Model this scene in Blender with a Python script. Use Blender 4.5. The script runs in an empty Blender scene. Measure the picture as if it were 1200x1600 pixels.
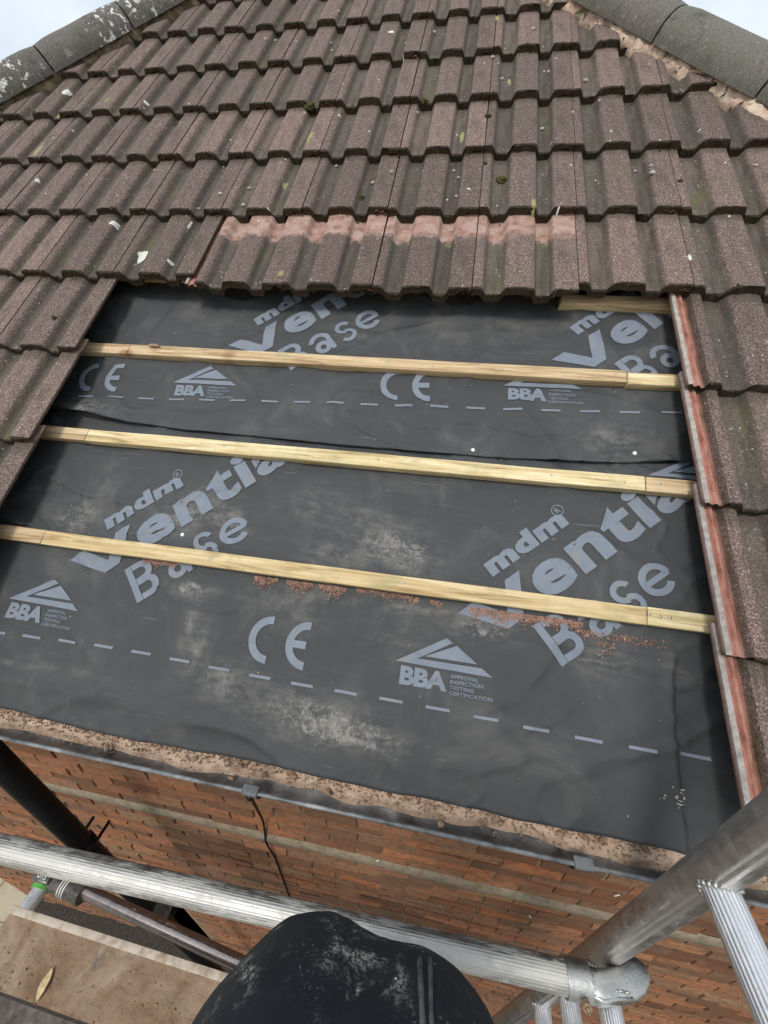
import bpy, bmesh, math, random
from mathutils import Vector, Matrix, noise
random.seed(7)
R = math.radians
SC = bpy.context.scene
COL = SC.collection
PITCH = R(40)
CP, SP = math.cos(PITCH), math.sin(PITCH)
# roof frame: u along the eaves, v up the slope, n out of the slope
RM = Matrix(((1, 0, 0, 0), (0, CP, -SP, 0), (0, SP, CP, 0), (0, 0, 0, 1)))

def W(u, v, n=0.0):
    return RM @ Vector((u, v, n))

# ------------------------------------------------------------------ camera
CR = ((0.98553091, 0.14261376, -0.09159771), (0.10552654, -0.93916709, -0.32684755), (-0.13263851, 0.31245237, -0.94062774))
CL = Vector((1.15735257, -1.02241586, 0.82956975))
cd = bpy.data.cameras.new('camera')
cam = bpy.data.objects.new('camera', cd)
COL.objects.link(cam)
ax = RM.to_3x3() @ Vector(CR[0])
ay = RM.to_3x3() @ -Vector(CR[1])
az = RM.to_3x3() @ -Vector(CR[2])
mw = Matrix((ax, ay, az)).transposed().to_4x4()
mw.translation = RM @ CL
cam.matrix_world = mw
cd.sensor_fit = 'VERTICAL'
cd.sensor_height = 36
cd.lens = 578 / 1600 * 36
cd.clip_start = 0.01
cd.clip_end = 2000
SC.camera = cam
CW = RM @ CL

def ray(x, y):
    return RM.to_3x3() @ (Matrix(CR).transposed() @ Vector(((x - 600) / 578, (y - 800) / 578, 1)))
def at_n(x, y, n):
    d = Matrix(CR).transposed() @ Vector(((x - 600) / 578, (y - 800) / 578, 1))
    t = (n - CL.z) / d.z
    return CL.x + d.x * t, CL.y + d.y * t

# ------------------------------------------------------------------ world and sun
SUN_EL, SUN_AZ = R(58), R(200)
wd = bpy.data.worlds.new('World')
SC.world = wd
wd.use_nodes = True
nt = wd.node_tree
nt.nodes.clear()
wo = nt.nodes.new('ShaderNodeOutputWorld')
bg = nt.nodes.new('ShaderNodeBackground')
sky = nt.nodes.new('ShaderNodeTexSky')
sky.sky_type = 'NISHITA'
sky.sun_disc = False
sky.sun_elevation = SUN_EL
sky.sun_rotation = SUN_AZ
sky.dust_density = 4
tc = nt.nodes.new('ShaderNodeTexCoord')
cn = nt.nodes.new('ShaderNodeTexNoise')
cn.inputs['Scale'].default_value = 2.2
cn.inputs['Detail'].default_value = 6
cn.inputs['Roughness'].default_value = 0.55
nt.links.new(tc.outputs['Generated'], cn.inputs['Vector'])
cr = nt.nodes.new('ShaderNodeValToRGB')
cr.color_ramp.elements[0].position = 0.3
cr.color_ramp.elements[0].color = (4.3, 5.1, 5.9, 1)
cr.color_ramp.elements[1].position = 0.68
cr.color_ramp.elements[1].color = (8.0, 8.4, 8.8, 1)
nt.links.new(cn.outputs['Fac'], cr.inputs['Fac'])
mx = nt.nodes.new('ShaderNodeMix')
mx.data_type = 'RGBA'
mx.inputs[0].default_value = 0.88
nt.links.new(sky.outputs[0], mx.inputs[6])
nt.links.new(cr.outputs[0], mx.inputs[7])
nt.links.new(mx.outputs[2], bg.inputs['Color'])
bg.inputs['Strength'].default_value = 0.1
nt.links.new(bg.outputs[0], wo.inputs[0])
sd = bpy.data.lights.new('sun', 'SUN')
sd.energy = 1.5
sd.angle = R(14)
sd.color = (1, 0.965, 0.91)
so = bpy.data.objects.new('sun', sd)
COL.objects.link(so)
# direction towards the sun, matching sky rotation (clockwise from +Y)
sdir = Vector((math.sin(SUN_AZ) * math.cos(SUN_EL), math.cos(SUN_AZ) * math.cos(SUN_EL), math.sin(SUN_EL)))
so.rotation_euler = sdir.to_track_quat('Z', 'Y').to_euler()
SC.view_settings.view_transform = 'Standard'
SC.view_settings.look = 'None'
SC.view_settings.exposure = 0.50
SC.view_settings.gamma = 1

# ------------------------------------------------------------------ materials
class NT:
    def __init__(s, name, rough=0.8, metal=0.0, spec=0.5):
        s.m = bpy.data.materials.new(name)
        s.m.use_nodes = True
        s.t = s.m.node_tree
        s.b = s.t.nodes['Principled BSDF']
        s.b.inputs['Roughness'].default_value = rough
        s.b.inputs['Metallic'].default_value = metal
        s.b.inputs['Specular IOR Level'].default_value = spec
        s.geo = s.t.nodes.new('ShaderNodeNewGeometry')
        s.tc = s.t.nodes.new('ShaderNodeTexCoord')
        s.pos = s.geo.outputs['Position']
        s.obj = s.tc.outputs['Object']
    def lk(s, a, b):
        s.t.links.new(a, b)
    def put(s, x, sock):
        if isinstance(x, (int, float)):
            sock.default_value = x
        elif isinstance(x, tuple):
            sock.default_value = x if len(x) == 4 or len(sock.default_value) == 3 else (*x, 1)
        else:
            s.lk(x, sock)
    def noise(s, scale, detail=4, rough=0.55, vec=None, dist=0.0):
        n = s.t.nodes.new('ShaderNodeTexNoise')
        n.inputs['Scale'].default_value = scale
        n.inputs['Detail'].default_value = detail
        n.inputs['Roughness'].default_value = rough
        n.inputs['Distortion'].default_value = dist
        s.lk(vec or s.pos, n.inputs['Vector'])
        return n.outputs['Fac']
    def voro(s, scale, vec=None, out='Distance', feat='F1'):
        n = s.t.nodes.new('ShaderNodeTexVoronoi')
        n.feature = feat
        n.inputs['Scale'].default_value = scale
        s.lk(vec or s.pos, n.inputs['Vector'])
        return n.outputs[out]
    def map(s, vec, scale=(1, 1, 1), rot=(0, 0, 0)):
        n = s.t.nodes.new('ShaderNodeMapping')
        n.inputs['Scale'].default_value = scale
        n.inputs['Rotation'].default_value = rot
        s.lk(vec, n.inputs['Vector'])
        return n.outputs[0]
    def ramp(s, fac, *stops):
        n = s.t.nodes.new('ShaderNodeValToRGB')
        e = n.color_ramp.elements
        while len(e) < len(stops):
            e.new(0.5)
        for k, (p, c) in enumerate(stops):
            e[k].position = p
            c = (c, c, c) if isinstance(c, (int, float)) else c
            e[k].color = (*c, 1)
        s.lk(fac, n.inputs[0])
        return n.outputs[0]
    def step(s, x, a, b):
        n = s.t.nodes.new('ShaderNodeMapRange')
        n.interpolation_type = 'SMOOTHSTEP'
        n.inputs['From Min'].default_value = a
        n.inputs['From Max'].default_value = b
        s.lk(x, n.inputs[0])
        return n.outputs[0]
    def mix(s, f, a, b, mode='MIX'):
        n = s.t.nodes.new('ShaderNodeMix')
        n.data_type = 'RGBA'
        n.blend_type = mode
        s.put(f, n.inputs[0])
        s.put(a, n.inputs[6])
        s.put(b, n.inputs[7])
        return n.outputs[2]
    def math(s, op, a, b=0.0):
        n = s.t.nodes.new('ShaderNodeMath')
        n.operation = op
        s.put(a, n.inputs[0])
        s.put(b, n.inputs[1])
        return n.outputs[0]
    def attr(s, name, out='Fac'):
        n = s.t.nodes.new('ShaderNodeAttribute')
        n.attribute_name = name
        return n.outputs[out]
    def sep(s, vec):
        n = s.t.nodes.new('ShaderNodeSeparateXYZ')
        s.lk(vec, n.inputs[0])
        return n.outputs
    def rnd(s):
        n = s.t.nodes.new('ShaderNodeObjectInfo')
        return n.outputs['Random']
    def color(s, c):
        s.put(c, s.b.inputs['Base Color'])
    def bump(s, h, dist=0.001, strength=1.0):
        n = s.t.nodes.new('ShaderNodeBump')
        n.inputs['Distance'].default_value = dist
        n.inputs['Strength'].default_value = strength
        s.lk(h, n.inputs['Height'])
        prev = s.b.inputs['Normal']
        if prev.is_linked:
            s.lk(prev.links[0].from_socket, n.inputs['Normal'])
        s.lk(n.outputs[0], prev)
    def rough(s, r):
        s.put(r, s.b.inputs['Roughness'])

def mat_tile():
    m = NT('concrete_tile', 0.92, spec=0.25)
    h = m.attr('crest')
    sp = m.noise(420, 3, 0.7)
    sp2 = m.noise(900, 2, 0.6)
    big = m.noise(9, 4)
    spm = m.math('ADD', m.math('MULTIPLY', sp, 0.5), m.math('MULTIPLY', m.noise(230, 3, 0.75), 0.5))
    c = m.ramp(spm, (0.37, (0.050, 0.036, 0.031)), (0.47, (0.140, 0.104, 0.092)), (0.55, (0.25, 0.198, 0.178)), (0.63, (0.58, 0.52, 0.475)))
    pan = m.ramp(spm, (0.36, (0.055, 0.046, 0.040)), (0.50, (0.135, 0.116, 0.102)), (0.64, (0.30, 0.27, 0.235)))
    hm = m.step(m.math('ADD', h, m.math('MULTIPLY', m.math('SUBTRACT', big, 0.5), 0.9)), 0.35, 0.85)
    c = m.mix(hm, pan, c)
    # per tile tone
    rn = m.rnd()
    tone = m.ramp(rn, (0.0, (0.62, 0.58, 0.55)), (0.5, (0.82, 0.76, 0.72)), (1.0, (1.02, 0.91, 0.86)))
    c = m.mix(1.0, c, tone, 'MULTIPLY')
    # broad dirty staining, streaked down the slope
    st = m.noise(1.0, 5, 0.6, m.map(m.obj, (26, 5, 26)))
    c = m.mix(m.math('MULTIPLY', m.step(st, 0.48, 0.70), 0.65), c, (0.050, 0.043, 0.034))
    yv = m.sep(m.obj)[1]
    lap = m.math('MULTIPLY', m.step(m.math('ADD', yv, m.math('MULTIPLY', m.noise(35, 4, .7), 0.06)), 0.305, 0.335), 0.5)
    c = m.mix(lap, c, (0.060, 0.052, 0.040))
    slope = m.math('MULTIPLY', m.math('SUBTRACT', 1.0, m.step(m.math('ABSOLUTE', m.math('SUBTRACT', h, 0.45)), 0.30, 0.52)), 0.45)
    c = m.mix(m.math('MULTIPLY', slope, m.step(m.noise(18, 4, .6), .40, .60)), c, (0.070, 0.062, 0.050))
    wl = m.math('MULTIPLY', m.step(m.noise(75, 5, 0.75), 0.60, 0.66), m.step(m.noise(5, 3, .6), 0.47, 0.60))
    c = m.mix(m.math('MULTIPLY', wl, 0.55), c, (0.40, 0.37, 0.32))
    grn = m.step(m.noise(6.5, 3, 0.6), 0.56, 0.70)
    c = m.mix(m.math('MULTIPLY', grn, m.math('SUBTRACT', 0.55, m.math('MULTIPLY', h, 0.4))), c, (0.115, 0.115, 0.045))
    # pale worn lichen flecks
    v = m.voro(60)
    fl = m.math('MULTIPLY', m.step(v, 0.16, 0.10), m.step(m.noise(14, 2), 0.55, 0.62))
    c = m.mix(m.math('MULTIPLY', fl, 0.85), c, (0.50, 0.48, 0.42))
    # dirty tail edge
    y = m.sep(m.obj)[1]
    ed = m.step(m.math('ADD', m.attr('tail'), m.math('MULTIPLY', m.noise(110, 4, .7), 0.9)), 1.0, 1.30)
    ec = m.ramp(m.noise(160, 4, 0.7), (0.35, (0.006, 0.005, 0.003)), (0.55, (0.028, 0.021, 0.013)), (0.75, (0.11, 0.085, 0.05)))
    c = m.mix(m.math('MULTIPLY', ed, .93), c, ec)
    # unweathered pink concrete at the head and the interlock
    pk = m.attr('fresh')
    pkn = m.step(m.math('ADD', pk, m.math('MULTIPLY', m.math('SUBTRACT', m.noise(40, 6, 0.72), 0.5), 1.3)), 0.30, 0.62)
    pc = m.ramp(m.noise(30, 5, 0.65), (0.28, (0.16, 0.095, 0.072)), (0.46, (0.33, 0.20, 0.155)), (0.62, (0.40, 0.29, 0.245)), (0.78, (0.24, 0.19, 0.16)))
    c = m.mix(pkn, c, pc)
    il = m.attr('interlock')
    rc = m.ramp(m.noise(45, 5, 0.7, m.map(m.obj, (1, 0.35, 1))), (0.3, (0.10, 0.050, 0.030)), (0.45, (0.33, 0.14, 0.10)), (0.62, (0.43, 0.22, 0.17)), (0.8, (0.50, 0.36, 0.30)))
    c = m.mix(m.step(il, 0.2, 0.45), c, rc)
    c = m.mix(m.step(il, 0.62, 0.8), c, m.ramp(m.noise(80, 3), (0.3, (0.27, 0.225, 0.20)), (0.7, (0.45, 0.40, 0.37))))
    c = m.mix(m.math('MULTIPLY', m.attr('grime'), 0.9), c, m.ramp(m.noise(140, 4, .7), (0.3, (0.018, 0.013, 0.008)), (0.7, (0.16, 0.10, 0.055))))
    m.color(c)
    m.bump(sp, 0.0016, 0.8)
    m.bump(sp2, 0.0006, 0.6)
    m.bump(m.noise(60, 4), 0.003, 0.5)
    return m.m

def mat_hip(name, dark, mid, light, white):
    m = NT(name, 0.9, spec=0.3)
    c = m.ramp(m.noise(200, 4, 0.7), (0.3, dark), (0.52, mid), (0.75, light))
    c = m.mix(m.math('MULTIPLY', m.step(m.noise(7, 4), 0.5, 0.68), 0.6), c, (0.10, 0.105, 0.075))
    tone = m.ramp(m.rnd(), (0, 0.8), (1, 1.15))
    c = m.mix(1.0, c, tone, 'MULTIPLY')
    c = m.mix(m.math('MULTIPLY', m.step(m.noise(16, 6, .75), .50, .68), .6), c, (0.045, 0.040, 0.030))
    c = m.mix(m.math('MULTIPLY', m.step(m.noise(60, 5, .75), .60, .66), .5), c, (0.34, 0.33, 0.28))
    w = m.math('MULTIPLY', m.step(m.noise(38, 5, 0.6), 0.56, 0.60), m.step(m.noise(4.2, 2), 0.62 - white * 0.2, 0.70 - white * 0.2))
    c = m.mix(w, c, (0.60, 0.60, 0.57))
    m.color(c)
    m.bump(m.noise(300, 3, 0.7), 0.001, 0.7)
    m.bump(m.noise(30, 4), 0.004, 0.5)
    return m.m

def mat_mortar(name, a, b, c3, moss):
    m = NT(name, 0.95, spec=0.2)
    c = m.ramp(m.noise(22, 6, 0.65), (0.3, a), (0.5, b), (0.68, c3))
    c = m.mix(m.step(m.noise(48, 4, 0.7), 0.56, 0.66), c, (0.05, 0.043, 0.028))
    c = m.mix(m.math('MULTIPLY', m.step(m.noise(13, 4), 0.68 - moss, 0.78 - moss), 0.85), c, (0.082, 0.078, 0.030))
    m.color(c)
    m.bump(m.noise(220, 5, 0.7), 0.002, 0.9)
    m.bump(m.noise(45, 5, .7), 0.010, 0.9)
    return m.m

def mat_underlay():
    m = NT('underlay_fabric', 0.55, spec=0.5)
    base = m.mix(m.noise(3.0, 4, 0.6), (0.022, 0.0235, 0.025), (0.046, 0.048, 0.050))
    # woven grid
    wv = m.voro(420)
    x = m.sep(m.obj)
    sx = m.math('SINE', m.math('MULTIPLY', x[0], 2300.0))
    sy = m.math('SINE', m.math('MULTIPLY', x[1], 1500.0))
    weave = m.math('MULTIPLY', sx, sy)
    base = m.mix(m.math('MULTIPLY', m.step(weave, 0.2, 1.0), 0.30), base, (0.12, 0.125, 0.13))
    du = m.attr('dust')
    n1 = m.noise(26, 6, 0.7, dist=0.6)
    n2 = m.noise(1.0, 5, 0.65, m.map(m.obj, (14, 60, 14), (0, 0, 0.5)))
    soft = m.math('MULTIPLY', m.step(m.noise(5.5, 5, 0.65, dist=0.8), 0.48, 0.80), 0.26)
    f = m.math('ADD', soft, m.math('MULTIPLY', m.math('MULTIPLY', du, 1.25), m.step(m.math('ADD', m.math('MULTIPLY', n1, 0.55), m.math('MULTIPLY', n2, 0.45)), 0.40, 0.74)))
    base = m.mix(m.math('MINIMUM', f, 0.85), base, (0.24, 0.225, 0.205))
    n3 = m.noise(70, 6, 0.75, dist=0.4)
    base = m.mix(m.math('MULTIPLY', m.math('MULTIPLY', m.step(du, 0.35, 0.75), m.step(n3, 0.50, 0.62)), 0.55), base, (0.36, 0.34, 0.30))
    scr = m.math('MULTIPLY', m.step(m.noise(1.0, 2, 0.4, m.map(m.obj, (8, 240, 8), (0, 0, 0.35))), 0.70, 0.76), m.step(m.noise(7, 3), 0.5, 0.62))
    base = m.mix(m.math('MULTIPLY', scr, 0.35), base, (0.22, 0.22, 0.21))
    spk = m.step(m.voro(75), 0.055, 0.035)
    spk = m.math('MULTIPLY', spk, m.step(m.noise(11, 2), 0.52, 0.6))
    base = m.mix(spk, base, (0.55, 0.52, 0.46))
    m.color(base)
    m.rough(m.ramp(n1, (0.3, 0.44), (0.7, 0.62)))
    m.bump(weave, 0.0004, 0.8)
    m.bump(m.noise(16, 5, 0.6), 0.004, 0.4)
    return m.m

def mat_print():
    m = NT('pale_blue_print', 0.6, spec=0.3)
    x = m.sep(m.obj)
    c = m.mix(m.noise(40, 4), (0.125, 0.148, 0.185), (0.195, 0.222, 0.262))
    sx = m.math('SINE', m.math('MULTIPLY', x[0], 2300.0))
    sy = m.math('SINE', m.math('MULTIPLY', x[1], 1500.0))
    c = m.mix(m.math('MULTIPLY', m.step(m.math('MULTIPLY', sx, sy), 0.1, 0.9), 0.25), c, (0.32, 0.37, 0.44))
    c = m.mix(m.math('MULTIPLY', m.step(m.noise(30, 5, 0.7, dist=.5), 0.52, 0.68), 0.65), c, (0.22, 0.20, 0.18))
    m.color(c)
    m.bump(m.noise(9, 5, 0.6), 0.010, 0.45)
    return m.m

def mat_wood(name, a, b, c3):
    m = NT(name, 0.75, spec=0.3)
    rot = m.map(m.pos, (3.0, 60, 60))
    g = m.noise(1.0, 6, 0.65, rot, 1.2)
    c = m.ramp(g, (0.32, a), (0.48, b), (0.66, c3))
    kn = m.voro(5.0, m.map(m.pos, (1, 1.6, 1.6)))
    c = m.mix(m.math('MULTIPLY', m.step(kn, 0.20, 0.07), 0.8), c, (0.22, 0.11, 0.04))
    c = m.mix(m.math('MULTIPLY', m.step(m.noise(11, 5, .65), 0.48, 0.68), 0.5), c, (0.34, 0.33, 0.19))
    c = m.mix(m.math('MULTIPLY', m.step(m.noise(70, 4, .7), 0.6, 0.72), 0.4), c, (0.24, 0.17, 0.09))
    m.color(m.mix(1.0, c, m.ramp(m.rnd(), (0, (0.86, 0.8, 0.72)), (1, (1.06, 1.05, 1.02))), 'MULTIPLY'))
    m.bump(g, 0.0012, 0.7)
    m.bump(m.noise(260, 3), 0.0004, 0.6)
    return m.m

def mat_brick():
    m = NT('red_brick', 0.9, spec=0.2)
    c = m.attr('tone', 'Color')
    c = m.mix(m.math('MULTIPLY', m.step(m.noise(30, 5, 0.7), 0.44, 0.66), 0.65), c, (0.13, 0.070, 0.042))
    c = m.mix(m.math('MULTIPLY', m.step(m.noise(8, 4, 0.65), 0.52, 0.72), 0.50), c, (0.23, 0.155, 0.095))
    c = m.mix(m.math('MULTIPLY', m.step(m.noise(110, 4, 0.7), 0.60, 0.70), 0.6), c, (0.52, 0.28, 0.16))
    st = m.noise(1.0, 5, 0.65, m.map(m.pos, (2.2, 1, 24)))
    c = m.mix(m.math('MULTIPLY', m.step(st, 0.50, 0.66), 0.60), c, (0.155, 0.105, 0.068))
    c = m.mix(m.math('MULTIPLY', m.step(st, 0.44, 0.32), 0.45), c, (0.30, 0.115, 0.052))
    m.color(c)
    m.bump(m.noise(140, 5, 0.7), 0.003, 0.9)
    return m.m

def mat_noise(name, a, b, scale=60, rough=0.9, bump=0.002, metal=0.0, spec=0.3, c3=None):
    m = NT(name, rough, metal, spec)
    st = [(0.3, a), (0.55, b)] + ([(0.75, c3)] if c3 else [])
    m.color(m.ramp(m.noise(scale, 5, 0.65), *st))
    if bump:
        m.bump(m.noise(scale * 3, 4, 0.7), bump, 0.8)
    return m.m

def mat_alu(name, base, dirt, white, fine=1.0, rough=0.42):
    m = NT(name, rough, 1.0)
    c = m.mix(m.noise(12, 4), base, tuple(k * 0.78 for k in base))
    w = m.math('MULTIPLY', m.step(m.noise(1.0, 6, 0.75, m.map(m.obj, (9, 60, 60))), 0.62 - white * 0.2, 0.72 - white * 0.2), 1.0)
    c = m.mix(m.math('MULTIPLY', w, 0.8), c, (0.50, 0.485, 0.445))
    d = m.step(m.noise(38, 5, 0.7), 0.66, 0.71)
    c = m.mix(m.math('MULTIPLY', d, 0.8), c, dirt)
    m.color(c)
    m.put(m.math('SUBTRACT', 1.0, m.math('MAXIMUM', m.math('MULTIPLY', w, 0.8), m.math('MULTIPLY', d, 0.9))), m.b.inputs['Metallic'])
    m.rough(m.ramp(m.noise(50, 4), (0.3, rough - 0.08), (0.7, rough + 0.15)))
    m.bump(m.noise(150, 4, .7), 0.0006 * fine, 0.6)
    return m.m

def mat_trouser():
    m = NT('black_fleece_cloth', 1.0, spec=0.04)
    c = m.mix(m.noise(35, 4), (0.007, 0.0085, 0.011), (0.018, 0.021, 0.026))
    n = m.noise(24, 6, 0.72, m.map(m.obj, (1, 1, 1)), 0.4)
    big = m.step(m.noise(15, 3), 0.42, 0.56)
    f = m.math('MULTIPLY', m.step(n, 0.50, 0.66), big)
    fib = m.noise(500, 2, 0.6)
    f = m.math('MULTIPLY', f, m.step(m.noise(300, 3, .7), 0.40, 0.6))
    c = m.mix(m.math('MULTIPLY', f, 0.9), c, (0.34, 0.33, 0.31))
    lint = m.math('MULTIPLY', m.step(m.noise(260, 3, .7), 0.58, 0.70), m.step(m.noise(16, 4, .6), 0.45, 0.6))
    c = m.mix(m.math('MULTIPLY', lint, 0.5), c, (0.20, 0.20, 0.20))
    sp = m.math('MULTIPLY', m.step(m.voro(80), 0.12, 0.07), m.step(m.noise(20, 2), 0.56, 0.62))
    c = m.mix(sp, c, (0.5, 0.49, 0.45))
    m.color(c)
    m.bump(m.noise(900, 2, .7), 0.0012, 0.8)
    m.bump(m.noise(9, 3), 0.006, 0.5)
    m.b.inputs['Sheen Weight'].default_value = 0.06
    return m.m

def mat_deck():
    m = NT('muddy_plywood', 0.9, spec=0.25)
    c = m.ramp(m.noise(5, 6, 0.7, dist=0.5), (0.28, (0.10, 0.082, 0.075)), (0.40, (0.215, 0.135, 0.082)), (0.52, (0.29, 0.205, 0.14)), (0.70, (0.42, 0.33, 0.235)))
    c = m.mix(m.math('MULTIPLY', m.step(m.noise(11, 6, 0.8, dist=.7), 0.56, 0.66), .75), c, (0.19, 0.13, 0.085))
    c = m.mix(m.math('MULTIPLY', m.step(m.noise(7, 6, 0.75), 0.54, 0.64), 0.8), c, (0.13, 0.115, 0.11))
    m.color(c)
    m.bump(m.noise(18, 6, 0.7), 0.010, 0.7)
    m.bump(m.noise(160, 4, 0.75), 0.0015, 0.6)
    return m.m

M = dict(
    tile=mat_tile(),
    hipl=mat_hip('lichened_hip_tile', (0.055, 0.050, 0.044), (0.125, 0.115, 0.103), (0.23, 0.22, 0.20), 1.0),
    hipr=mat_hip('plain_hip_tile', (0.075, 0.068, 0.057), (0.135, 0.125, 0.108), (0.21, 0.195, 0.17), 0.0),
    mortl=mat_mortar('mossy_mortar', (0.10, 0.080, 0.050), (0.19, 0.15, 0.095), (0.36, 0.29, 0.19), 0.16),
    mortr=mat_mortar('cream_pink_mortar', (0.30, 0.18, 0.14), (0.58, 0.42, 0.33), (0.74, 0.64, 0.46), 0.12),
    under=mat_underlay(), printm=mat_print(),
    wood=mat_wood('green_treated_pine', (0.27, 0.185, 0.085), (0.56, 0.44, 0.24), (0.76, 0.66, 0.44)),
    oldwood=mat_wood('older_batten_pine', (0.22, 0.14, 0.075), (0.50, 0.37, 0.22), (0.66, 0.54, 0.37)),
    brick=mat_brick(),
    joint=mat_noise('lime_mortar', (0.15, 0.10, 0.065), (0.30, 0.20, 0.13), 40, bump=0.004),
    gutter=mat_noise('black_plastic_gutter', (0.022, 0.024, 0.026), (0.15, 0.157, 0.163), 16, 0.38, 0.0004, spec=0.5, c3=(0.34, 0.35, 0.36)),
    black=mat_noise('black_plastic', (0.003, 0.003, 0.0035), (0.007, 0.007, 0.008), 30, 0.55, 0.0003, spec=0.15),
    sand=mat_noise('damp_sand', (0.30, 0.20, 0.14), (0.52, 0.38, 0.28), 24, 0.97, 0.003, c3=(0.64, 0.50, 0.39)),
    grit=mat_noise('brown_grit', (0.14, 0.09, 0.06), (0.32, 0.22, 0.15), 60, 0.95, 0.002, c3=(0.52, 0.40, 0.30)),
    dust=mat_noise('crushed_brick_dust', (0.20, 0.105, 0.075), (0.38, 0.235, 0.18), 90, 0.97, 0.002),
    alu=mat_alu('ribbed_aluminium', (0.52, 0.505, 0.475), (0.10, 0.06, 0.045), 0.75, 1.0, 0.50),
    alu2=mat_alu('smooth_aluminium', (0.56, 0.54, 0.52), (0.12, 0.10, 0.085), 0.12, 1.0, 0.44),
    alu3=mat_alu('bright_rung_aluminium', (0.80, 0.81, 0.83), (0.3, 0.3, 0.3), 0.35, 1.0, 0.36),
    alu4=mat_alu('brown_grey_aluminium', (0.34, 0.31, 0.31), (0.14, 0.10, 0.085), 0.1, 1.0, 0.36),
    cast=mat_alu('cast_aluminium', (0.52, 0.52, 0.50), (0.2, 0.17, 0.13), 0.1, 2.5, 0.40),
    steel=mat_noise('galvanised_steel', (0.35, 0.35, 0.36), (0.6, 0.6, 0.6), 60, 0.4, 0.0003, 1.0),
    rust=mat_noise('rusty_bolt', (0.16, 0.09, 0.04), (0.36, 0.27, 0.18), 120, 0.6, 0.0006, 0.6),
    green=mat_noise('green_plastic', (0.05, 0.22, 0.03), (0.10, 0.36, 0.06), 60, 0.4, 0.0003),
    tape=mat_noise('dark_shrink_wrap', (0.03, 0.03, 0.025), (0.10, 0.095, 0.085), 60, 0.22, 0.001, spec=0.6),
    white=mat_noise('white_plastic', (0.62, 0.62, 0.58), (0.78, 0.78, 0.75), 50, 0.5, 0.0003),
    cloth=mat_trouser(), deck=mat_deck(),
    darkdeck=mat_noise('dark_grey_board', (0.055, 0.045, 0.04), (0.12, 0.10, 0.088), 30, 0.85, 0.003, c3=(0.2, 0.17, 0.15)),
    pebble=mat_noise('grey_pebble', (0.20, 0.18, 0.15), (0.42, 0.40, 0.35), 120, 0.85, 0.0006, c3=(0.6, 0.58, 0.52)),
    moss=mat_noise('dark_moss', (0.020, 0.021, 0.007), (0.065, 0.062, 0.018), 160, 0.98, 0.003, c3=(0.15, 0.13, 0.05)),
    lichen=mat_noise('white_lichen', (0.42, 0.43, 0.38), (0.66, 0.66, 0.60), 120, 0.9, 0.001),
    ylichen=mat_noise('yellow_lichen', (0.17, 0.16, 0.07), (0.28, 0.28, 0.13), 120, 0.9, 0.001),
    ground=mat_noise('paving', (0.26, 0.22, 0.15), (0.40, 0.35, 0.25), 3, 0.9, 0.004),
    leaf=mat_noise('dry_leaf', (0.42, 0.30, 0.14), (0.66, 0.52, 0.30), 120, 0.7, 0.001),
    timber=mat_noise('grey_weathered_timber', (0.055, 0.055, 0.050), (0.13, 0.135, 0.125), 40, 0.8, 0.001),
    darkin=mat_noise('dark_room_lining', (0.008, 0.007, 0.006), (0.016, 0.014, 0.012), 10, 0.95, 0.0),
    soffit=mat_noise('dark_brown_paint', (0.02, 0.014, 0.01), (0.035, 0.025, 0.018), 10, 0.6, 0.0),
)

# ------------------------------------------------------------------ object helpers
def setp(o, label=None, cat=None, group=None, kind=None):
    if label: o['label'] = label
    if cat: o['category'] = cat
    if group: o['group'] = group
    if kind: o['kind'] = kind
    return o
def mob(name, verts, faces, mat, parent=None, smooth=True, mtx=None, attrs=None):
    me = bpy.data.meshes.new(name)
    me.from_pydata([tuple(v) for v in verts], [], faces)
    if smooth:
        me.polygons.foreach_set('use_smooth', [True] * len(me.polygons))
    if attrs:
        for k, vals in attrs.items():
            a = me.attributes.new(k, 'FLOAT', 'POINT')
            a.data.foreach_set('value', vals)
    me.materials.append(mat)
    me.update()
    return link(name, me, parent, mtx)
def link(name, me, parent=None, mtx=None):
    o = bpy.data.objects.new(name, me)
    COL.objects.link(o)
    if parent:
        o.parent = parent
    if mtx is not None:
        o.matrix_world = mtx if not parent else mtx
    return o
def empty(name, loc, mtx=None):
    o = bpy.data.objects.new(name, None)
    o.empty_display_size = 0.05
    COL.objects.link(o)
    o.matrix_world = mtx if mtx is not None else Matrix.Translation(loc)
    return o
def wchild(o, parent):
    # geometry given in world coordinates, parent not at the origin
    o.parent = parent
    o.matrix_parent_inverse = parent.matrix_world.inverted()
    return o
def bm_obj(name, bm, mat, parent=None, smooth=False, mtx=None):
    me = bpy.data.meshes.new(name)
    bm.to_mesh(me)
    bm.free()
    if smooth:
        me.polygons.foreach_set('use_smooth', [True] * len(me.polygons))
    me.materials.append(mat)
    return link(name, me, parent, mtx)
def edgesharp(o, ang=40):
    me = o.data
    me.polygons.foreach_set('use_smooth', [True] * len(me.polygons))
    me.set_sharp_from_angle(angle=R(ang))
    return o
def box_bm(bm, a, b, bev=0.0, jit=0.0):
    c = [(a[i] + b[i]) / 2 for i in range(3)]
    s = [abs(b[i] - a[i]) for i in range(3)]
    t = bmesh.ops.create_cube(bm, size=1.0)
    vs = t['verts']
    for v in vs:
        v.co = Vector((c[0] + v.co.x * s[0], c[1] + v.co.y * s[1], c[2] + v.co.z * s[2]))
        if jit:
            v.co += Vector([random.uniform(-jit, jit) for _ in range(3)])
    if bev:
        es = {e for v in vs for e in v.link_edges}
        bmesh.ops.bevel(bm, geom=list(es), offset=bev, segments=2, affect='EDGES', profile=0.5)
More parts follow.
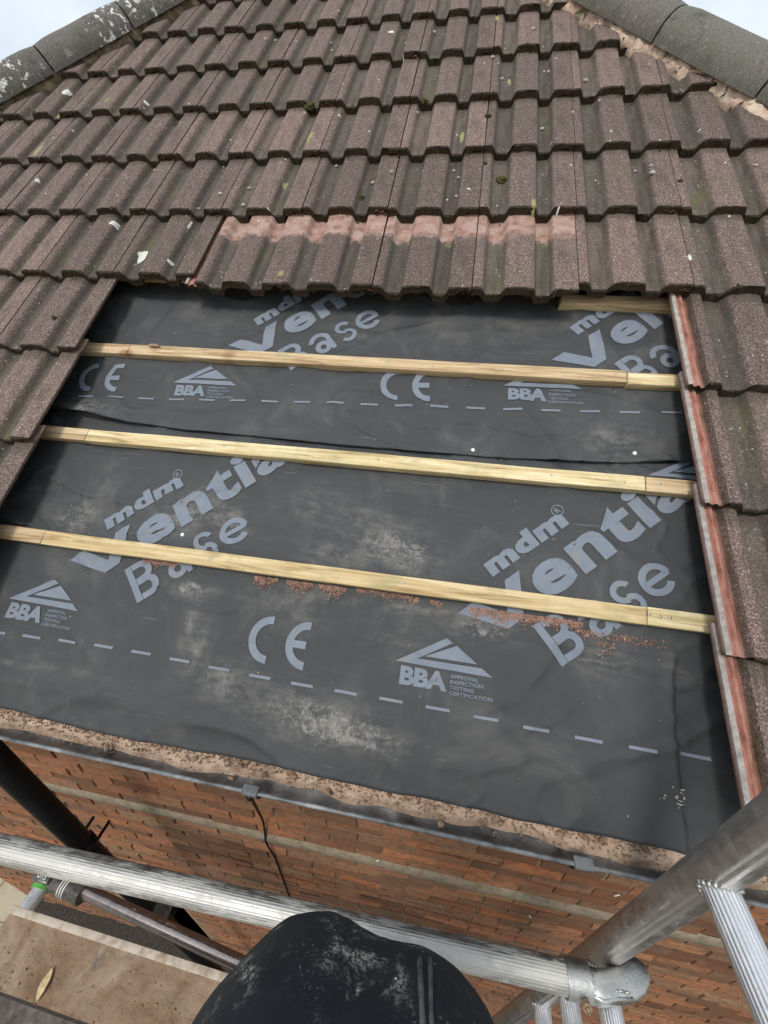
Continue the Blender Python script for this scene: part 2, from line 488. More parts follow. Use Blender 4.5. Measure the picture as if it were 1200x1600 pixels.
def sweep(pts, rads, seg=24, prof=None, cap=True, up=Vector((0, 0, 1))):
    """Tube through pts; prof(angle index, ring index) multiplies the radius."""
    pts = [Vector(p) for p in pts]
    V, F = [], []
    t = (pts[1] - pts[0]).normalized()
    x = t.cross(up)
    if x.length < 1e-4: x = t.cross(Vector((1, 0, 0)))
    x.normalize()
    n = len(pts)
    for i, p in enumerate(pts):
        t2 = (pts[min(i + 1, n - 1)] - pts[max(i - 1, 0)]).normalized()
        q = t.rotation_difference(t2)
        x = (q @ x).normalized()
        t = t2
        y = t.cross(x)
        r = rads[i] if hasattr(rads, '__len__') else rads
        for k in range(seg):
            a = 2 * math.pi * k / seg
            rr = r * (prof(k, i) if prof else 1)
            V.append(p + (x * math.cos(a) + y * math.sin(a)) * rr)
    for i in range(n - 1):
        for k in range(seg):
            k2 = (k + 1) % seg
            F.append((i * seg + k, i * seg + k2, (i + 1) * seg + k2, (i + 1) * seg + k))
    if cap:
        F.append(tuple(reversed(range(seg))))
        F.append(tuple((n - 1) * seg + k for k in range(seg)))
    return V, F
def tube(name, a, b, r, mat, seg=32, prof=None, parent=None, rings=2, cap=True):
    a, b = Vector(a), Vector(b)
    d = b - a
    L = d.length
    q = d.to_track_quat('X', 'Z').to_matrix().to_4x4()
    V, F = sweep([(L * i / (rings - 1), 0, 0) for i in range(rings)], r, seg, prof, cap)
    mt = Matrix.Translation(a) @ q
    o = mob(name, V, F, mat, None, True, mt)
    o.data.set_sharp_from_angle(angle=R(50))
    if parent:
        wchild(o, parent)
    return o
def ribs(n, depth):
    def f(k, i):
        return 1.0 - (depth if (k % n) == 0 else 0.0)
    return f
def lump(name, loc, size, mat, seed=0, mtx=None, sub=2, flat=1.0, rough=0.25, parent=None):
    bm = bmesh.new()
    bmesh.ops.create_icosphere(bm, subdivisions=sub, radius=1)
    for v in bm.verts:
        k = 1 + rough * noise.noise(v.co * 1.7 + Vector((seed * 3.1, seed, 0))) * 2
        v.co = Vector((v.co.x * size[0] * k, v.co.y * size[1] * k, v.co.z * size[2] * k * flat))
    m2 = (mtx or Matrix()) @ Matrix.Translation(loc)
    return bm_obj(name, bm, mat, parent, True, m2)

ORD = ['first', 'second', 'third', 'fourth', 'fifth', 'sixth', 'seventh', 'eighth', 'ninth', 'tenth', 'eleventh']

# ------------------------------------------------------------------ house and ground
WY = -0.74            # wall face
WX0, WX1 = -2.5, 3.5
GZ = -5.4
g = mob('ground', [(-400, -400, GZ), (400, -400, GZ), (400, 400, GZ), (-400, 400, GZ)], [(0, 1, 2, 3)], M['ground'])
setp(g, kind='structure')
bm = bmesh.new()
for i in range(16):
    for j in range(10):
        x, y = -6.5 + i * 0.61, -5.2 + j * 0.61
        if y + .6 > WY and x + .6 > WX0 - .02: continue
        box_bm(bm, (x + .006, y + .006, GZ - .03), (x + .6, y + .6, GZ + .012 + random.uniform(0, .004)), 0.004)
setp(bm_obj('patio_paving', bm, M['ground']), kind='structure')
setp(mob('ground_shade', [(-2.35, -9, GZ + .022), (9, -9, GZ + .022), (9, WY, GZ + .022), (-2.35, WY, GZ + .022)], [(0, 1, 2, 3)], mat_noise('painted_ground_shade', (0.020, 0.017, 0.014), (0.05, 0.042, 0.035), 40)), kind='structure')  # dark sheet: shade on the ground by the wall, painted in as colour

HOUSE = empty('brick_house', (0.5, WY, GZ))
setp(HOUSE, 'red brick house wall below the stripped hipped roof', 'house')
DX0, DX1, DZ1 = -0.95, -0.40, -3.55
bm = bmesh.new()
cl = bm.loops.layers.float_color.new('tone')
TONES = [(0.46, 0.18, 0.08), (0.42, 0.165, 0.08), (0.40, 0.165, 0.085), (0.48, 0.20, 0.09), (0.31, 0.16, 0.095), (0.33, 0.17, 0.10), (0.19, 0.105, 0.07), (0.35, 0.19, 0.11), (0.46, 0.18, 0.085), (0.28, 0.14, 0.085), (0.31, 0.19, 0.11), (0.37, 0.16, 0.085)]
row = 0
z = -0.93
while z > GZ - 0.05:
    off = (0.1125 if row % 2 else 0.0) + random.uniform(-.008, .008)
    RT = random.choice(TONES)
    L = 0.225
    x = WX0 - off
    while x < WX1:
        x0, x1 = max(x + 0.0065 + random.uniform(-.002, .002), WX0), min(x + L - 0.0055, WX1)
        zt, zb = z - 0.0065, z - 0.0675
        if x1 - x0 > 0.03 and not (x1 > DX0 and x0 < DX1 and zt < DZ1):
            n0 = len(bm.faces)
            d = random.gauss(0, 0.0016)
            
            box_bm(bm, (x0, WY + d, zb), (x1, WY + 0.05, zt), 0.0, 0.0028)
            bm.faces.ensure_lookup_table()
            c = random.choice(TONES)
            c = tuple(.55 * a_ + .45 * b_ for a_, b_ in zip(c, RT))
            k = random.choice((random.uniform(0.72, 1.0), random.uniform(.72, 1.0), random.uniform(.72, 1.0), random.uniform(.42, .6)))
            for f in bm.faces[n0:]:
                for lp in f.loops:
                    lp[cl] = (c[0] * k, c[1] * k, c[2] * k, 1)
        x += L
    z -= 0.075
    row += 1
bm_obj('wall_bricks', bm, M['brick'], HOUSE, mtx=Matrix())
# mortar body with the doorway opening left out
MY = WY + 0.007
V, F = [], []
def rect(x0, x1, z0, z1, y=MY):
    k = len(V)
    V.extend([(x0, y, z0), (x1, y, z0), (x1, y, z1), (x0, y, z1)])
    F.append((k, k + 1, k + 2, k + 3))
rect(WX0, DX0, GZ, -.93); rect(DX1, WX1, GZ, -.93); rect(DX0, DX1, DZ1, -.93)
k = len(V)
V += [(WX0, MY, GZ), (WX0, 7, GZ), (WX0, 7, -.93), (WX0, MY, -.93), (WX1, MY, GZ), (WX1, 7, GZ), (WX1, 7, -.93), (WX1, MY, -.93)]
F += [(k, k + 3, k + 2, k + 1), (k + 4, k + 5, k + 6, k + 7), (k + 1, k + 2, k + 6, k + 5)]
mob('wall_mortar', V, F, M['joint'], HOUSE, False, Matrix())
# band of smeared mortar on one course
SM = mat_noise('grey_brown_render', (0.16, 0.125, 0.085), (0.27, 0.22, 0.155), 30, 0.95, 0.004)
V, F = [], []
nb = 220
for i in range(nb):
    x = -2.4 + 5.8 * i / (nb - 1)
    zc = -0.93 - 0.075 * 16 - 0.037
    for j, (dz, dy) in enumerate(((.046, .004), (.036, -.005), (0.0, -.008), (-.036, -.005), (-.046, .004))):
        w = noise.noise(Vector((x * 9, j * 2.1, 3)))
        V.append((x, WY + dy + .004 * w, zc + dz + 0.006 * noise.noise(Vector((x * 14, j, 9)))))
for i in range(nb - 1):
    for j in range(4):
        F.append((i * 5 + j, i * 5 + j + 1, (i + 1) * 5 + j + 1, (i + 1) * 5 + j))
mob('smeared_mortar_course', V, F, SM, HOUSE, True, Matrix())
# doorway
V = [(DX0, MY, GZ), (DX1, MY, GZ), (DX1, MY, DZ1), (DX0, MY, DZ1), (DX0, WY + 1.3, GZ), (DX1, WY + 1.3, GZ), (DX1, WY + 1.3, DZ1), (DX0, WY + 1.3, DZ1)]
mob('doorway', V, [(0, 4, 7, 3), (1, 2, 6, 5), (3, 7, 6, 2), (4, 5, 6, 7), (0, 1, 5, 4)], M['darkin'], HOUSE, False, Matrix())
# fascia and soffit
bm = bmesh.new()
box_bm(bm, (-2.9, -0.875, -1.13), (3.72, -0.850, -0.93), 0.003)
bm_obj('fascia', bm, M['soffit'], HOUSE, mtx=Matrix())
bm = bmesh.new()
box_bm(bm, (-2.9, -0.848, -1.13), (3.72, WY - 0.004, -1.118))
bm_obj('soffit', bm, M['soffit'], HOUSE, mtx=Matrix())

# hip lines in roof coordinates
HS = 1.303
HL, HRt = (-0.761, 1.465), (1.838, 1.270)
APEX = (0.464, 3.10)
EV = -1.36
ul, ur = APEX[0] - (APEX[1] - EV) / HS, APEX[0] + (APEX[1] - EV) / HS
N0 = -0.125
# roof boarding below the underlay and the two side slopes and the back
EB = -1.275
ul2, ur2 = APEX[0] - (APEX[1] - EB) / HS, APEX[0] + (APEX[1] - EB) / HS
A = W(APEX[0], APEX[1], N0); Lc = W(ul2, EB, N0); Rc = W(ur2, EB, N0)
back = 9.0
V = [Lc, Rc, A, A + Vector((0, back, 0)), Lc + Vector((0, back, 0)), Rc + Vector((0, back, 0))]
mob('roof_boarding', V, [(0, 1, 2), (0, 2, 3, 4), (1, 5, 3, 2), (0, 4, 5, 1)], M['oldwood'], HOUSE, False, Matrix())
# side slopes: coursed tile sheets (outside the photograph's view but real)
for sgn, C0 in ((-1, Lc), (1, Rc)):
    V, F = [], []
    n_c = 14
    up3 = Vector((0, 0, 0.085))
    for r in range(n_c):
        f0, f1 = r / n_c, (r + 1) / n_c
        p0 = C0.lerp(A, f0); p1 = C0.lerp(A, f1)
        k = len(V)
        e = Vector((0, back, 0))
        V += [p0 + up3 + Vector((0, 0, .03)), p0 + up3 + Vector((0, 0, .03)) + e, p1 + up3 + e, p1 + up3, p0 + up3, p0 + up3 + e]
        F += [(k, k + 1, k + 2, k + 3), (k + 4, k + 5, k + 1, k)]
    mob('side_slope_tiles', V, F, mat_noise('side_tiles', (0.08, 0.06, 0.05), (0.16, 0.12, 0.105), 30) if sgn < 0 else bpy.data.materials['side_tiles'], HOUSE, False, Matrix())

# ------------------------------------------------------------------ roof tiles
TW, TG, TL = 0.30, 0.316, 0.385
TH, TT, TR = 0.0225, 0.0200, 0.0210
def prof_z(x):
    f = (x / TW) % 1.0
    def ss(a, b, t):
        t = min(1, max(0, (t - a) / (b - a)))
        return t * t * (3 - 2 * t)
    crown = lambda a, b: 0.10 * (1 - ((f - (a + b) / 2) / ((b - a) / 2)) ** 2)
    if f < 0.142: return 1 - ss(0.075, 0.142, f)
    if f < 0.265: return 0.0
    if f < 0.322: return ss(0.265, 0.322, f)
    if f < 0.575: return 1 + crown(.318, .575)
    if f < 0.622: return 1 - ss(0.575, 0.622, f)
    if f < 0.732: return 0.0
    if f < 0.778: return ss(0.732, 0.778, f)
    return 1.0
def tile_n(u, v):
    j = math.floor(v / TG)
    return (prof_z(u) - 1) * TH - TR * (v - j * TG) / TG
XS = [0, .012, .0235, .028, .032, .036, .041, .048, .06, .072, .0805, .084, .088, .092, .0955, .102, .115, .13, .145, .160, .172, .176, .180, .184, .187, .194, .203, .212, .2195, .223, .227, .231, .2345, .240, .250, .265, .280, .292, .2965]
def make_tile(k, j, label, clip=None, dv=0.0, fresh_from=0.335, du=0.0, rot=0.0, vbase=None):
    sd_ = k * 31 + j * 17
    ys = [0, .004, .012, .03, .06, .10, .15, .20, .25, .28, .30, .32, .34, .365, TL]
    # interlock strip first (x<0)
    xi = [(-.044, -.010, 1), (-.038, -.008, 1), (-.034, -.009, .9), (-.033, -.015, .5), (-.025, -.0155, .5), (-.022, -.012, .5), (-.016, -.012, .5), (-.013, -.019, .35), (-.004, -.020, .35)]
    V, crest, fresh, inter, grime, tail = [], [], [], [], [], []
    cols = [(x, z, 0.6, w) for x, z, w in xi] + [(x, (prof_z(x) - 1) * TH, prof_z(min(x, TW - 1e-4)), 0.0) for x in XS]
    cols[len(xi)] = (0.0, -0.001, 1.0, 0.0)
    nx, ny = len(cols), len(ys)
    off = Vector((sd_ * 0.37, sd_ * 0.11, 5))
    for iy, y in enumerate(ys):
        for ix, (x, z, cst, il) in enumerate(cols):
            yy = y
            if iy == 0:
                yy += 0.005 * noise.noise(Vector((x * 45, 0, 0)) + off) + 0.004 * noise.noise(Vector((x * 190, 3, 0)) + off)
                if noise.noise(Vector((x * 26, 9, 0)) + off) > 0.42: yy += 0.005
            if il > 0 and iy == 0: yy += 0.016
            zz = z + 0.0009 * noise.noise(Vector((x * 40, y * 25, 0)) + off)
            if iy == 0: zz -= 0.003
            V.append((x, yy, zz))
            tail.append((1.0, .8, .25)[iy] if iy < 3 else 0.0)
            crest.append(min(1, max(0, cst)))
            fr = min(1.0, max(0.0, (y - fresh_from) / 0.045 + .5))
            if il > 0: fr = 0
            fresh.append(fr)
            inter.append(il)
            grime.append(max(0.0, noise.noise(Vector((x * 60, y * 16, 2)) + off)) * 1.4 if -.02 < x < 0.0 else (0.9 if -.014 < x < 0 else 0.0))
    nt_ = len(V)
    for iy, y in enumerate(ys):
        for ix, (x, z, cst, il) in enumerate(cols):
            t = TT
            if x > TW - 0.05: t = 0.008
            if il > 0: t = 0.012
            if abs(x) < 1e-9: t = 0.024
            yy = V[iy * nx + ix][1]
            if iy == 0: yy += 0.001 + 0.002 * noise.noise(Vector((x * 150, 7, 0)) + off)
            V.append((x, yy, V[iy * nx + ix][2] - t - (0.0015 * noise.noise(Vector((x * 120, 4, 1)) + off) if iy == 0 else 0)))
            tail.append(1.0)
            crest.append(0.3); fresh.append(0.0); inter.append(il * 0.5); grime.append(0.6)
    F = []
    for iy in range(ny - 1):
        for ix in range(nx - 1):
            a = iy * nx + ix
            F.append((a, a + 1, a + nx + 1, a + nx))
            b = a + nt_
            F.append((b, b + nx, b + nx + 1, b + 1))
    for ix in range(nx - 1):
        F.append((ix, ix + nt_, ix + 1 + nt_, ix + 1))
        a = (ny - 1) * nx + ix
        F.append((a, a + 1, a + 1 + nt_, a + nt_))
    for iy in range(ny - 1):
        a = iy * nx
        F.append((a, a + nx, a + nx + nt_, a + nt_))
        a = iy * nx + nx - 1
        F.append((a, a + nt_, a + nx + nt_, a + nx))
    tilt = -math.atan(TR / TG)
    v0 = (j * TG if vbase is None else vbase) + dv
    lm = Matrix.Translation((k * TW + du, v0, (-0.0005 if dv < -.02 else random.uniform(-.0007, .0007)))) @ Matrix.Rotation(rot, 4, 'Z') @ Matrix.Rotation(tilt, 4, 'X')
    o = mob('roof_tile', V, F, M['tile'], None, True, RM @ lm, dict(crest=crest, fresh=fresh, interlock=inter, grime=grime, tail=tail))
    o.data.set_sharp_from_angle(angle=R(48))
    if clip:
        bm = bmesh.new(); bm.from_mesh(o.data)
        iv = lm.inverted()
        for p, nrm in clip:
            p3 = iv @ Vector((p[0], p[1], 0)); n3 = iv.to_3x3() @ Vector((nrm[0], nrm[1], 0))
            r = bmesh.ops.bisect_plane(bm, geom=bm.verts[:] + bm.edges[:] + bm.faces[:], plane_co=p3, plane_no=n3, clear_outer=True)
        n_left = len(bm.faces)
        bm.to_mesh(o.data); bm.free()
        if n_left < 20:
            bpy.data.objects.remove(o)
            return None
    setp(o, label, 'roof tile', 'brown roof tiles', 'thing')
    return o
nl = Vector((-HS, 1)).normalized(); nr = Vector((HS, 1)).normalized()
pl_ = Vector(HL) - nl * 0.030; pr_ = Vector(HRt) - nr * 0.030
CL2 = [(pl_, nl), (pr_, nr)]
def in_hips(u0, u1, v0, v1):
    # does any corner lie inside both hips
    for u in (u0, u1):
        for v in (v0, v1):
            p = Vector((u, v))
            if (p - pl_).dot(nl) < 0 and (p - pr_).dot(nr) < 0:
                return True
    return False
def project(w):
    k = cam.matrix_world.inverted() @ Vector(w)
    if k.z > -0.02: return None
    return 600 + 578 * k.x / -k.z, 800 - 578 * k.y / -k.z
def seen(k, j, m=0):
    for a in (-0.03, .15, .3):
        for b in (0.0, .16, .316):
            q = project(W(k * TW + a, j * TG + b, 0))
            if q and -m < q[0] < 1200 + m and -m < q[1] < 1600 + m:
                return True
    return False
def colphrase(k):
    if 0 <= k <= 5: return '%s of six from left' % ORD[k]
    if k < 0: return '%s column left of the opening' % ORD[-k - 1]
    return '%s column right of the opening' % ORD[k - 6]
extra = []
for j in range(-4, 11):
    for k in range(-11, 13):
        if j < 0 and 0 <= k <= 5: continue
        if not in_hips(k * TW, (k + 1) * TW, j * TG, (j + 1) * TG): continue
        vb = None if j >= 0 else j * 0.3215
        full = (j, k)
        clip = CL2
        if not seen(k, j):
            extra.append((k, j, vb))
            continue
        fr, du, rot = 0.335, 0.0, random.uniform(-.005, .005)
        dv = random.uniform(-.003, .003)
        extra_l = ''
        look = ('weathered brown', 'speckled brown', 'grey-brown')[(k * 7 + j * 3) % 3]
        if j == 0 and 1 <= k <= 4:
            dv, fr = -0.030 + (k == 4) * 0.004 + random.uniform(-.003, .003), 0.252 + random.uniform(-.006, .006)
            look = 'slipped pink-headed brown'
            if k == 1: du = 0.012
        if j == 0: cph = 'lowest course above the opening'
        elif j > 0: cph = '%s course above the opening' % ORD[j]
        else:
            cph = '%s course down beside the opening' % ORD[-j - 1]
        if j == 0 and not (0 <= k <= 5): cph = 'course level with the opening head'
        if j > 0 and not (0 <= k <= 5): cph = '%s course above the opening head' % ORD[j]
        if j < 0 and k == 6: look = 'brown red-edged'
        lab = '%s tile, %s, %s' % (look, cph, colphrase(k))
        w = lab.split()
        make_tile(k, j, lab, clip, dv, fr, du, rot, vb)
# the few tiles just outside the photograph's edges, laid the same way
if extra:
    objs = []
    for k, j, vb in extra:
        o = make_tile(k, j, 'x', CL2, vbase=vb)
        if o: objs.append(o)
    bm = bmesh.new()
    for o in objs:
        me = o.data.copy(); me.transform(o.matrix_world); bm.from_mesh(me)
        bpy.data.objects.remove(o)
    ro = bm_obj('outlying_tiles', bm, M['tile'], HOUSE, True, Matrix())

# ------------------------------------------------------------------ hips
def hip(side):
    P0 = HL if side < 0 else HRt
    name = 'left' if side < 0 else 'right'
    d2 = Vector((1, HS)).normalized() if side < 0 else Vector((-1, HS)).normalized()   # up the hip
    D = (RM.to_3x3() @ Vector((d2.x, d2.y, 0))).normalized()
    UP = (Vector((0, 0, 1)) - D * D.z).normalized()
    S = D.cross(UP)
    outs = []
    # phase of the joints
    J = at_n(187, 25, 0.03) if side < 0 else at_n(1032, 50, 0.03)
    s0 = (Vector(J) - Vector(P0)).dot(d2)
    LEN = 0.45 if side < 0 else 0.47
    base = W(P0[0], P0[1], 0.0)
    cnt = 0
    for i in range(-7, 6):
        a = s0 + i * LEN
        nseg, nth = 8, 26
        V, F = [], []
        for q, (rad) in enumerate((0.092, 0.076)):
            for y in range(nseg + 1):
                s = a + 0.004 + (LEN - 0.008) * y / nseg
                for t in range(nth + 1):
                    th = R(-104 + 208 * t / nth)
                    rr = rad + 0.0025 * noise.noise(Vector((s * 9, th * 2, side * 3)))
                    if y in (0, nseg) and q == 0: rr -= 0.004
                    p = base + D * s + UP * (math.cos(th) * rr - 0.012 + 0.004 * y / nseg * side * 0) + S * math.sin(th) * rr
                    V.append(p)
        m_ = nth + 1
        tot = (nseg + 1) * m_
        for y in range(nseg):
            for t in range(nth):
                k = y * m_ + t
                F.append((k, k + 1, k + m_ + 1, k + m_))
                k += tot
                F.append((k, k + m_, k + m_ + 1, k + 1))
        for t in range(nth):
            F.append((t, t + tot, t + 1 + tot, t + 1))
            k = nseg * m_ + t
            F.append((k, k + 1, k + 1 + tot, k + tot))
        for y in range(nseg):
            k = y * m_
            F.append((k, k + m_, k + m_ + tot, k + tot))
            k = y * m_ + nth
            F.append((k, k + tot, k + m_ + tot, k + m_))
        # only those near the photograph
        q = [project(base + D * (a + f * LEN) + UP * 0.1) for f in (0, .5, 1)]
        q = [r for r in q if r and -40 < r[0] < 1240 and -60 < r[1] < 1600]
        if (s0 + i * LEN) > 1.98 or (s0 + i * LEN) < -3.9: continue
        c = base + D * (a + LEN / 2)
        o = mob('hip_tile', [v - c for v in V], F, M['hipl'] if side < 0 else M['hipr'], None, True, Matrix.Translation(c))
        o.data.set_sharp_from_angle(angle=R(50))
        if q: outs.append((a, o))
        else:
            o.name = 'outlying_hip_tile'
            wchild(o, HOUSE)
    outs.sort(key=lambda r: r[0])
    for n_, (a, o) in enumerate(outs):
        look = 'grey half-round hip tile with white lichen' if side < 0 else 'plain greenish grey half-round hip tile'
        setp(o, '%s, %s up from the %s edge of the photo' % (look, ORD[n_], name), 'hip tile', 'hip tiles on the %s hip' % name, 'thing')
    # bedding mortar along the inner side
    inn = -(nl if side < 0 else nr)
    V, F = [], []
    n_s, n_t = 760, 12
    for i in range(n_s + 1):
        s = -3.5 + 5.5 * i / n_s
        c2 = Vector(P0) + d2 * s + inn * 0.064
        wv = noise.noise(Vector((s * 5, side, 0))) * 0.014 + noise.noise(Vector((s * 17, side, 4))) * 0.016
        if side > 0:
            wv += 0.040 * max(0, noise.noise(Vector((s * 4.3, 8, 4))))
        wid = (0.034 if side < 0 else 0.050) + wv
        for t in range(n_t + 1):
            th = math.pi * t / n_t
            x = -math.cos(th) * 0.5 + 0.5
            nn = -0.045 + 0.062 * math.sin(th) ** 0.7 * (1 - 0.35 * x) + 0.008 * noise.noise(Vector((s * 30, t * .8, side)))
            p = c2 + inn * (x * wid - 0.01)
            V.append((p.x, p.y, nn))
    for i in range(n_s):
        for t in range(n_t):
            k = i * (n_t + 1) + t
            F.append((k, k + 1, k + n_t + 2, k + n_t + 1))
    o = mob('mortar_bedding', V, F, M['mortl'] if side < 0 else M['mortr'], None, True, RM.copy())
    setp(o, 'mossy brown mortar bedding under the lichened left hip tiles' if side < 0 else 'crumbling cream and pink mortar bedding under the plain right hip tiles', 'mortar')
hip(-1)
hip(1)

# ------------------------------------------------------------------ underlay
BV = [-0.255, -0.579, -0.902]          # batten centres
def fbm(u, v, s, z=0.0):
    return noise.noise(Vector((u * s, v * s, z))) + 0.5 * noise.noise(Vector((u * s * 2.1, v * s * 2.1, z + 5)))
WR = [ # ridges: u0,v0,u1,v1,width,height
    (1.05, -.42, 1.75, -.50, .010, .004), (.70, -.40, 1.15, -.47, .012, .004), (.95, -.50, 1.30, -.42, .008, .003),
    (1.15, -.95, 1.25, -1.02, .010, .005), (.62, -1.02, .90, -.98, .014, .004), (1.35, -.97, 1.68, -1.0, .016, .006),
    (.1, -.43, .26, -.52, .012, .006), (1.0, -.98, 1.16, -.96, .01, .004), (1.5, -1.2, 1.72, -1.08, .02, .005),
    (.35, -1.2, .62, -1.0, .02, .004), (.1, -1.24, .9, -1.28, .02, .003), (.25, -.70, .6, -.78, .012, .003), (.8, -.66, 1.2, -.80, .015, .004), (.15, -.18, .2, -.02, .02, .008), (.6, -.15, 1.3, -.10, .02, .004)]
def H(u, v, layer=0):
    n = -0.094
    # sag between battens
    p = (v - BV[0]) / 0.3235
    n -= 0.007 * (math.sin(math.pi * p) ** 2) * (0.7 + 0.5 * noise.noise(Vector((u * 2, v * 3, 1))))
    n += 0.0028 * fbm(u, v, 4.5, 2) * (math.sin(math.pi * p) ** 2)
    n += 0.0012 * fbm(u, v, 17, 7)
    rd = 1 - abs(noise.noise(Vector((u * 2.6 + v * 1.5, v * 5.5, 4 + layer)))) * 2.0
    if rd > .72: n += 0.0062 * ((rd - .72) / .28) ** 1.6
    rd = 1 - abs(noise.noise(Vector((u * 6.3 - v * 6, v * 9 + u * 2, 8 + layer)))) * 2.0
    if rd > .78: n += 0.0044 * ((rd - .78) / .22) ** 1.5 * max(0, noise.noise(Vector((u * 2.6, v * 3, 11))) + .25) * 1.6
    for a, b, c, d, w, h in WR:
        dx, dy = c - a, d - b
        L2 = dx * dx + dy * dy
        t = max(-.1, min(1.1, ((u - a) * dx + (v - b) * dy) / L2))
        q = (u - a - t * dx) ** 2 + (v - b - t * dy) ** 2
        e = max(0, 1 - ((t - .5) / .6) ** 2)
        if q < 9 * w * w: n += h * math.exp(-q / (w * w)) * e
    if v < -1.20: n -= 0.10 * (v + 1.20) ** 2 * 10 * 0.35
    if layer == 0:
        us = 1.708 + 0.010 * math.sin((v + 1.0) * 9)
        if v < -0.93 and u > us:
            n -= 0.010 * min(1, (-.93 - v) / .12) * math.exp(-(u - us) / 0.10)
        if v < -.93: n += 0.007 * min(1, (-.93 - v) / .15) * math.exp(-((u - us + .010) / .012) ** 2)
        if v > -.56: n -= 0.004 + .004 * min(1, (v + .56) / .05)
    else:
        n += 0.004
        if u < 0.30:
            n += 0.020 * math.exp(-((u - 0.02) / .16) ** 2 - ((v + .50) / .07) ** 2)
        if v < -.47:
            n += 0.0035 * max(0, noise.noise(Vector((u * 5, 0, 3)))) * (-.47 - v) / .05
    return n
def up_edge(u):
    pts = [(-.35, -.455), (-.064, -.488), (.189, -.514), (.409, -.522), (1.0, -.530), (1.35, -.527), (1.62, -.512), (1.85, -.487), (2.2, -.46)]
    for (a, b), (c, d) in zip(pts, pts[1:]):
        if a <= u <= c: return b + (d - b) * (u - a) / (c - a) + 0.002 * noise.noise(Vector((u * 12, 0, 0)))
    return -.5
def lo_edge(u):
    return -1.333 + 0.009 * noise.noise(Vector((u * 3.1, 1, 0))) + 0.003 * noise.noise(Vector((u * 14, 1, 0)))
DUST = [  # u, v, su, sv, strength
    (.93, -1.22, .14, .05, .75), (.70, -1.18, .10, .05, .55), (1.05, -1.24, .10, .025, .9), (.45, -.80, .10, .06, .6), (.55, -.74, .08, .06, .35),
    (.62, -.79, .06, .04, .55), (.17, -.83, .05, .09, .6), (.10, -.84, .05, .05, .45), (.84, -.72, .09, .07, .4), (1.02, -.79, .10, .07, .55),
    (1.12, -.83, .07, .05, .6), (.90, -.85, .10, .04, .4), (1.30, -.98, .08, .03, .7), (.80, -.98, .14, .04, .4), (.55, -.98, .06, .02, .9), (1.10, -1.04, .08, .05, .3), (.05, -.48, .10, .03, .7),
    (1.60, -.45, .10, .08, .5), (.35, -.12, .15, .06, .2), (.85, -.12, .12, .06, .3), (1.35, -.12, .12, .08, .3), (1.56, -1.0, .07, .05, .5), (.58, -1.06, .02, .06, .55), (.62, -1.10, .02, .06, .5),
    (1.10, -.95, .20, .02, .5), (1.72, -1.0, .05, .05, .3), (1.12, -.1, .05, .08, .2), (.2, -1.22, .25, .012, .35), (.86, -1.05, .03, .03, .4)]
def sheet(name, u0, u1, fv0, v1, layer, label, nu=260, nv=130):
    V, F, dust = [], [], []
    for i in range(nu + 1):
        u = u0 + (u1 - u0) * i / nu
        va = fv0(u)
        for j in range(nv + 1):
            v = va + (v1 - va) * j / nv
            V.append((u, v, H(u, v, layer)))
            d = 0.0
            for a, b, su, sv, st in DUST:
                q = ((u - a) / su) ** 2 + ((v - b) / sv) ** 2
                if q < 6: d += st * math.exp(-q)
            dust.append(min(1, d))
    for i in range(nu):
        for j in range(nv):
            k = i * (nv + 1) + j
            F.append((k, k + nv + 1, k + nv + 2, k + 1))
    o = mob(name, V, F, M['under'], None, True, RM.copy(), dict(dust=dust))
    md = o.modifiers.new('thickness', 'SOLIDIFY')
    md.thickness = 0.0012
    md.offset = -1
    return setp(o, label, 'roofing underlay', 'dark grey underlay sheets')
LOWER = sheet('roofing_underlay', -.55, 2.25, lo_edge, -0.44, 0, 'lower dark grey underlay sheet with CE and BBA print, draped over the eaves', 460, 130)
UPPER = sheet('roofing_underlay', -.55, 2.25, up_edge, 0.20, 1, 'upper dark grey underlay sheet lapped over the lower one, tucked under the tiles', 440, 120)

# ------------------------------------------------------------------ printed lettering
def conform(me, layer, parent, cell=0.011):
    bm = bmesh.new(); bm.from_mesh(me)
    xs = [v.co.x for v in bm.verts]; ys = [v.co.y for v in bm.verts]
    for axis, lo, hi in ((0, min(xs), max(xs)), (1, min(ys), max(ys))):
        c = math.ceil(lo / cell) * cell
        while c < hi:
            co = Vector((c, 0, 0)) if axis == 0 else Vector((0, c, 0))
            no = Vector((1, 0, 0)) if axis == 0 else Vector((0, 1, 0))
            bmesh.ops.bisect_plane(bm, geom=bm.verts[:] + bm.edges[:] + bm.faces[:], plane_co=co, plane_no=no)
            c += cell
    for v in bm.verts:
        v.co.z = H(v.co.x, v.co.y, layer) + 0.0020
    for f in bm.faces:
        if f.normal.z < 0: f.normal_flip()
    bm.to_mesh(me); bm.free()
    me.polygons.foreach_set('use_smooth', [True] * len(me.polygons))
def text_mesh(s, bold=0.0, space=1.0):
    cu = bpy.data.curves.new('t', 'FONT')
    cu.body = s
    cu.size = 1.0
    cu.offset = bold
    cu.space_character = space
    cu.resolution_u = 4
    o = bpy.data.objects.new('t', cu)
    COL.objects.link(o)
    dg = bpy.context.evaluated_depsgraph_get()
    me = bpy.data.meshes.new_from_object(o.evaluated_get(dg))
    bpy.data.objects.remove(o)
    return me
def place_print(name, me, mtx, layer, parent):
    me.transform(mtx)
    conform(me, layer, parent)
    me.materials.clear()
    me.materials.append(M['printm'])
    o = bpy.data.objects.new(name, me)
    COL.objects.link(o)
    o.parent = parent
    return o
